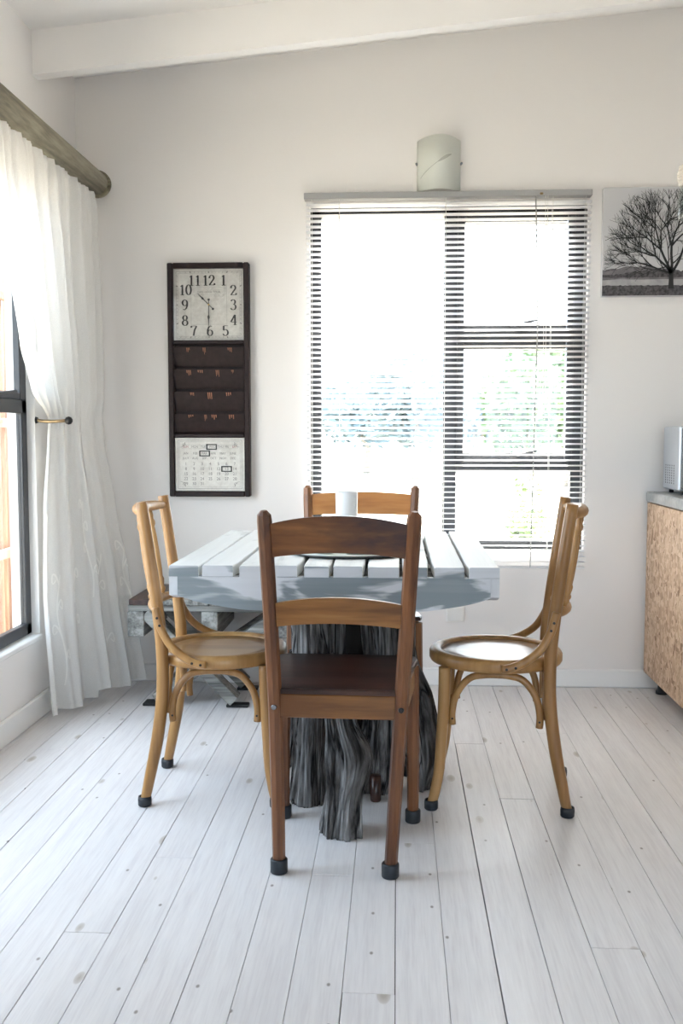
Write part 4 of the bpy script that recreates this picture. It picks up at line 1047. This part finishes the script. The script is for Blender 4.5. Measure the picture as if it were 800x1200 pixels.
# ------------------------------------------------------------------ outside
g = MB().box((-90, -60, -.45), (90, 140, -.25)).build('ground', 'grass'); struct(g, 'pale sunlit grass field outside the windows', 'ground')
def tree(name, x, y, base, h, rx, n, mat, label, cat, size, trunk=.1, low=.25, group=None):
    r = empty(name, (x, y, base)); tag(r, label, cat, group)
    rnd = random.Random(int(x*100+y*7)); mb = MB()
    for _ in range(n):
        u = rnd.random()**.6; a = rnd.random()*6.283; b = rnd.uniform(-1, 1)
        rr = math.sqrt(1-b*b)*u; wob = 1+.35*noise.noise(Vector((math.cos(a)*2+x, math.sin(a)*2+y, b*2)))
        p = Vector((rr*math.cos(a)*rx*wob, rr*math.sin(a)*rx*wob, h*(low+(1-low)*(.5+.5*b*u*wob))))
        d1 = Vector((rnd.gauss(0, 1), rnd.gauss(0, 1), rnd.gauss(0, 1))).normalized(); d2 = d1.orthogonal().normalized()
        q = size*rnd.uniform(.6, 1.3)
        mb.add([p-d1*q, p+d2*q*.45, p+d1*q, p-d2*q*.45], [(0, 1, 2, 3)])
    mb.build('foliage', mat, r, fix=False)
    MB().tube([(0, 0, 0), (trunk*.4, 0, h*.3), (0, trunk*.3, h*.62)], [trunk, trunk*.7, trunk*.3], 8).build('trunk', 'bark', r)
    for k in range(4):
        a = k*1.6; MB().tube([(0, 0, h*.3), (rx*.45*math.cos(a), rx*.45*math.sin(a), h*.62)], [trunk*.5, trunk*.15], 6).build('branch', 'bark', r)
tree('tree', 4.6, 27, -.25, 4.2, 2.1, 1700, 'leaf_green', 'green leafy tree seen through the upper right window sash', 'tree', .22, .16)
tree('tree', .55, 30, -.25, 3.9, 1.8, 1500, 'leaf_haze', 'bluish green tree seen through the blind beside the central mullion', 'tree', .22, .16)
tree('tree', -1.1, 36, -.25, 3.6, 2.4, 1500, 'leaf_haze', 'pale distant tree seen through the large left pane', 'tree', .24, .16)
tree('tree', 3.2, 40, -.25, 3.9, 1.9, 1400, 'leaf_haze', 'bluish distant tree seen left in the upper right sash', 'tree', .24, .16)
tree('tree', 3.1, 24, -.25, 3.3, 1.2, 900, 'leaf_green', 'small leafy tree seen in the middle of the upper right sash', 'tree', .2, .1)
tree('shrub', 1.03, 8.0, -.25, 1.12, .20, 650, 'shrub_leaf', 'slender green shrub seen through the lower right pane', 'shrub', .035, .015, .1)
fe = empty('pole_fence', (-2.6, 6.2, -.25)); O = (-2.6, 6.2, -.25)
tag(fe, 'reddish brown pole screen fence outside the left window', 'fence')
random.seed(31)
for k in range(64):
    yy = 3.2 + k*.105; lean = random.uniform(-.03, .03); rr = random.uniform(.020, .034)
    MB().tube([(-2.6+random.uniform(-.01, .01), yy, -.25), (-2.6, yy+lean*.5, 1.0), (-2.6, yy+lean, random.uniform(2.05, 2.25))], [rr, rr*.9, rr*.75], 7).build('pole', 'fence_pole', fe, O)
for zz in (.35, 1.20, 2.02): MB().box((-2.565, 3.1, zz-.03), (-2.53, 9.95, zz+.03), .004).build('rail', 'fence_pole', fe, O)
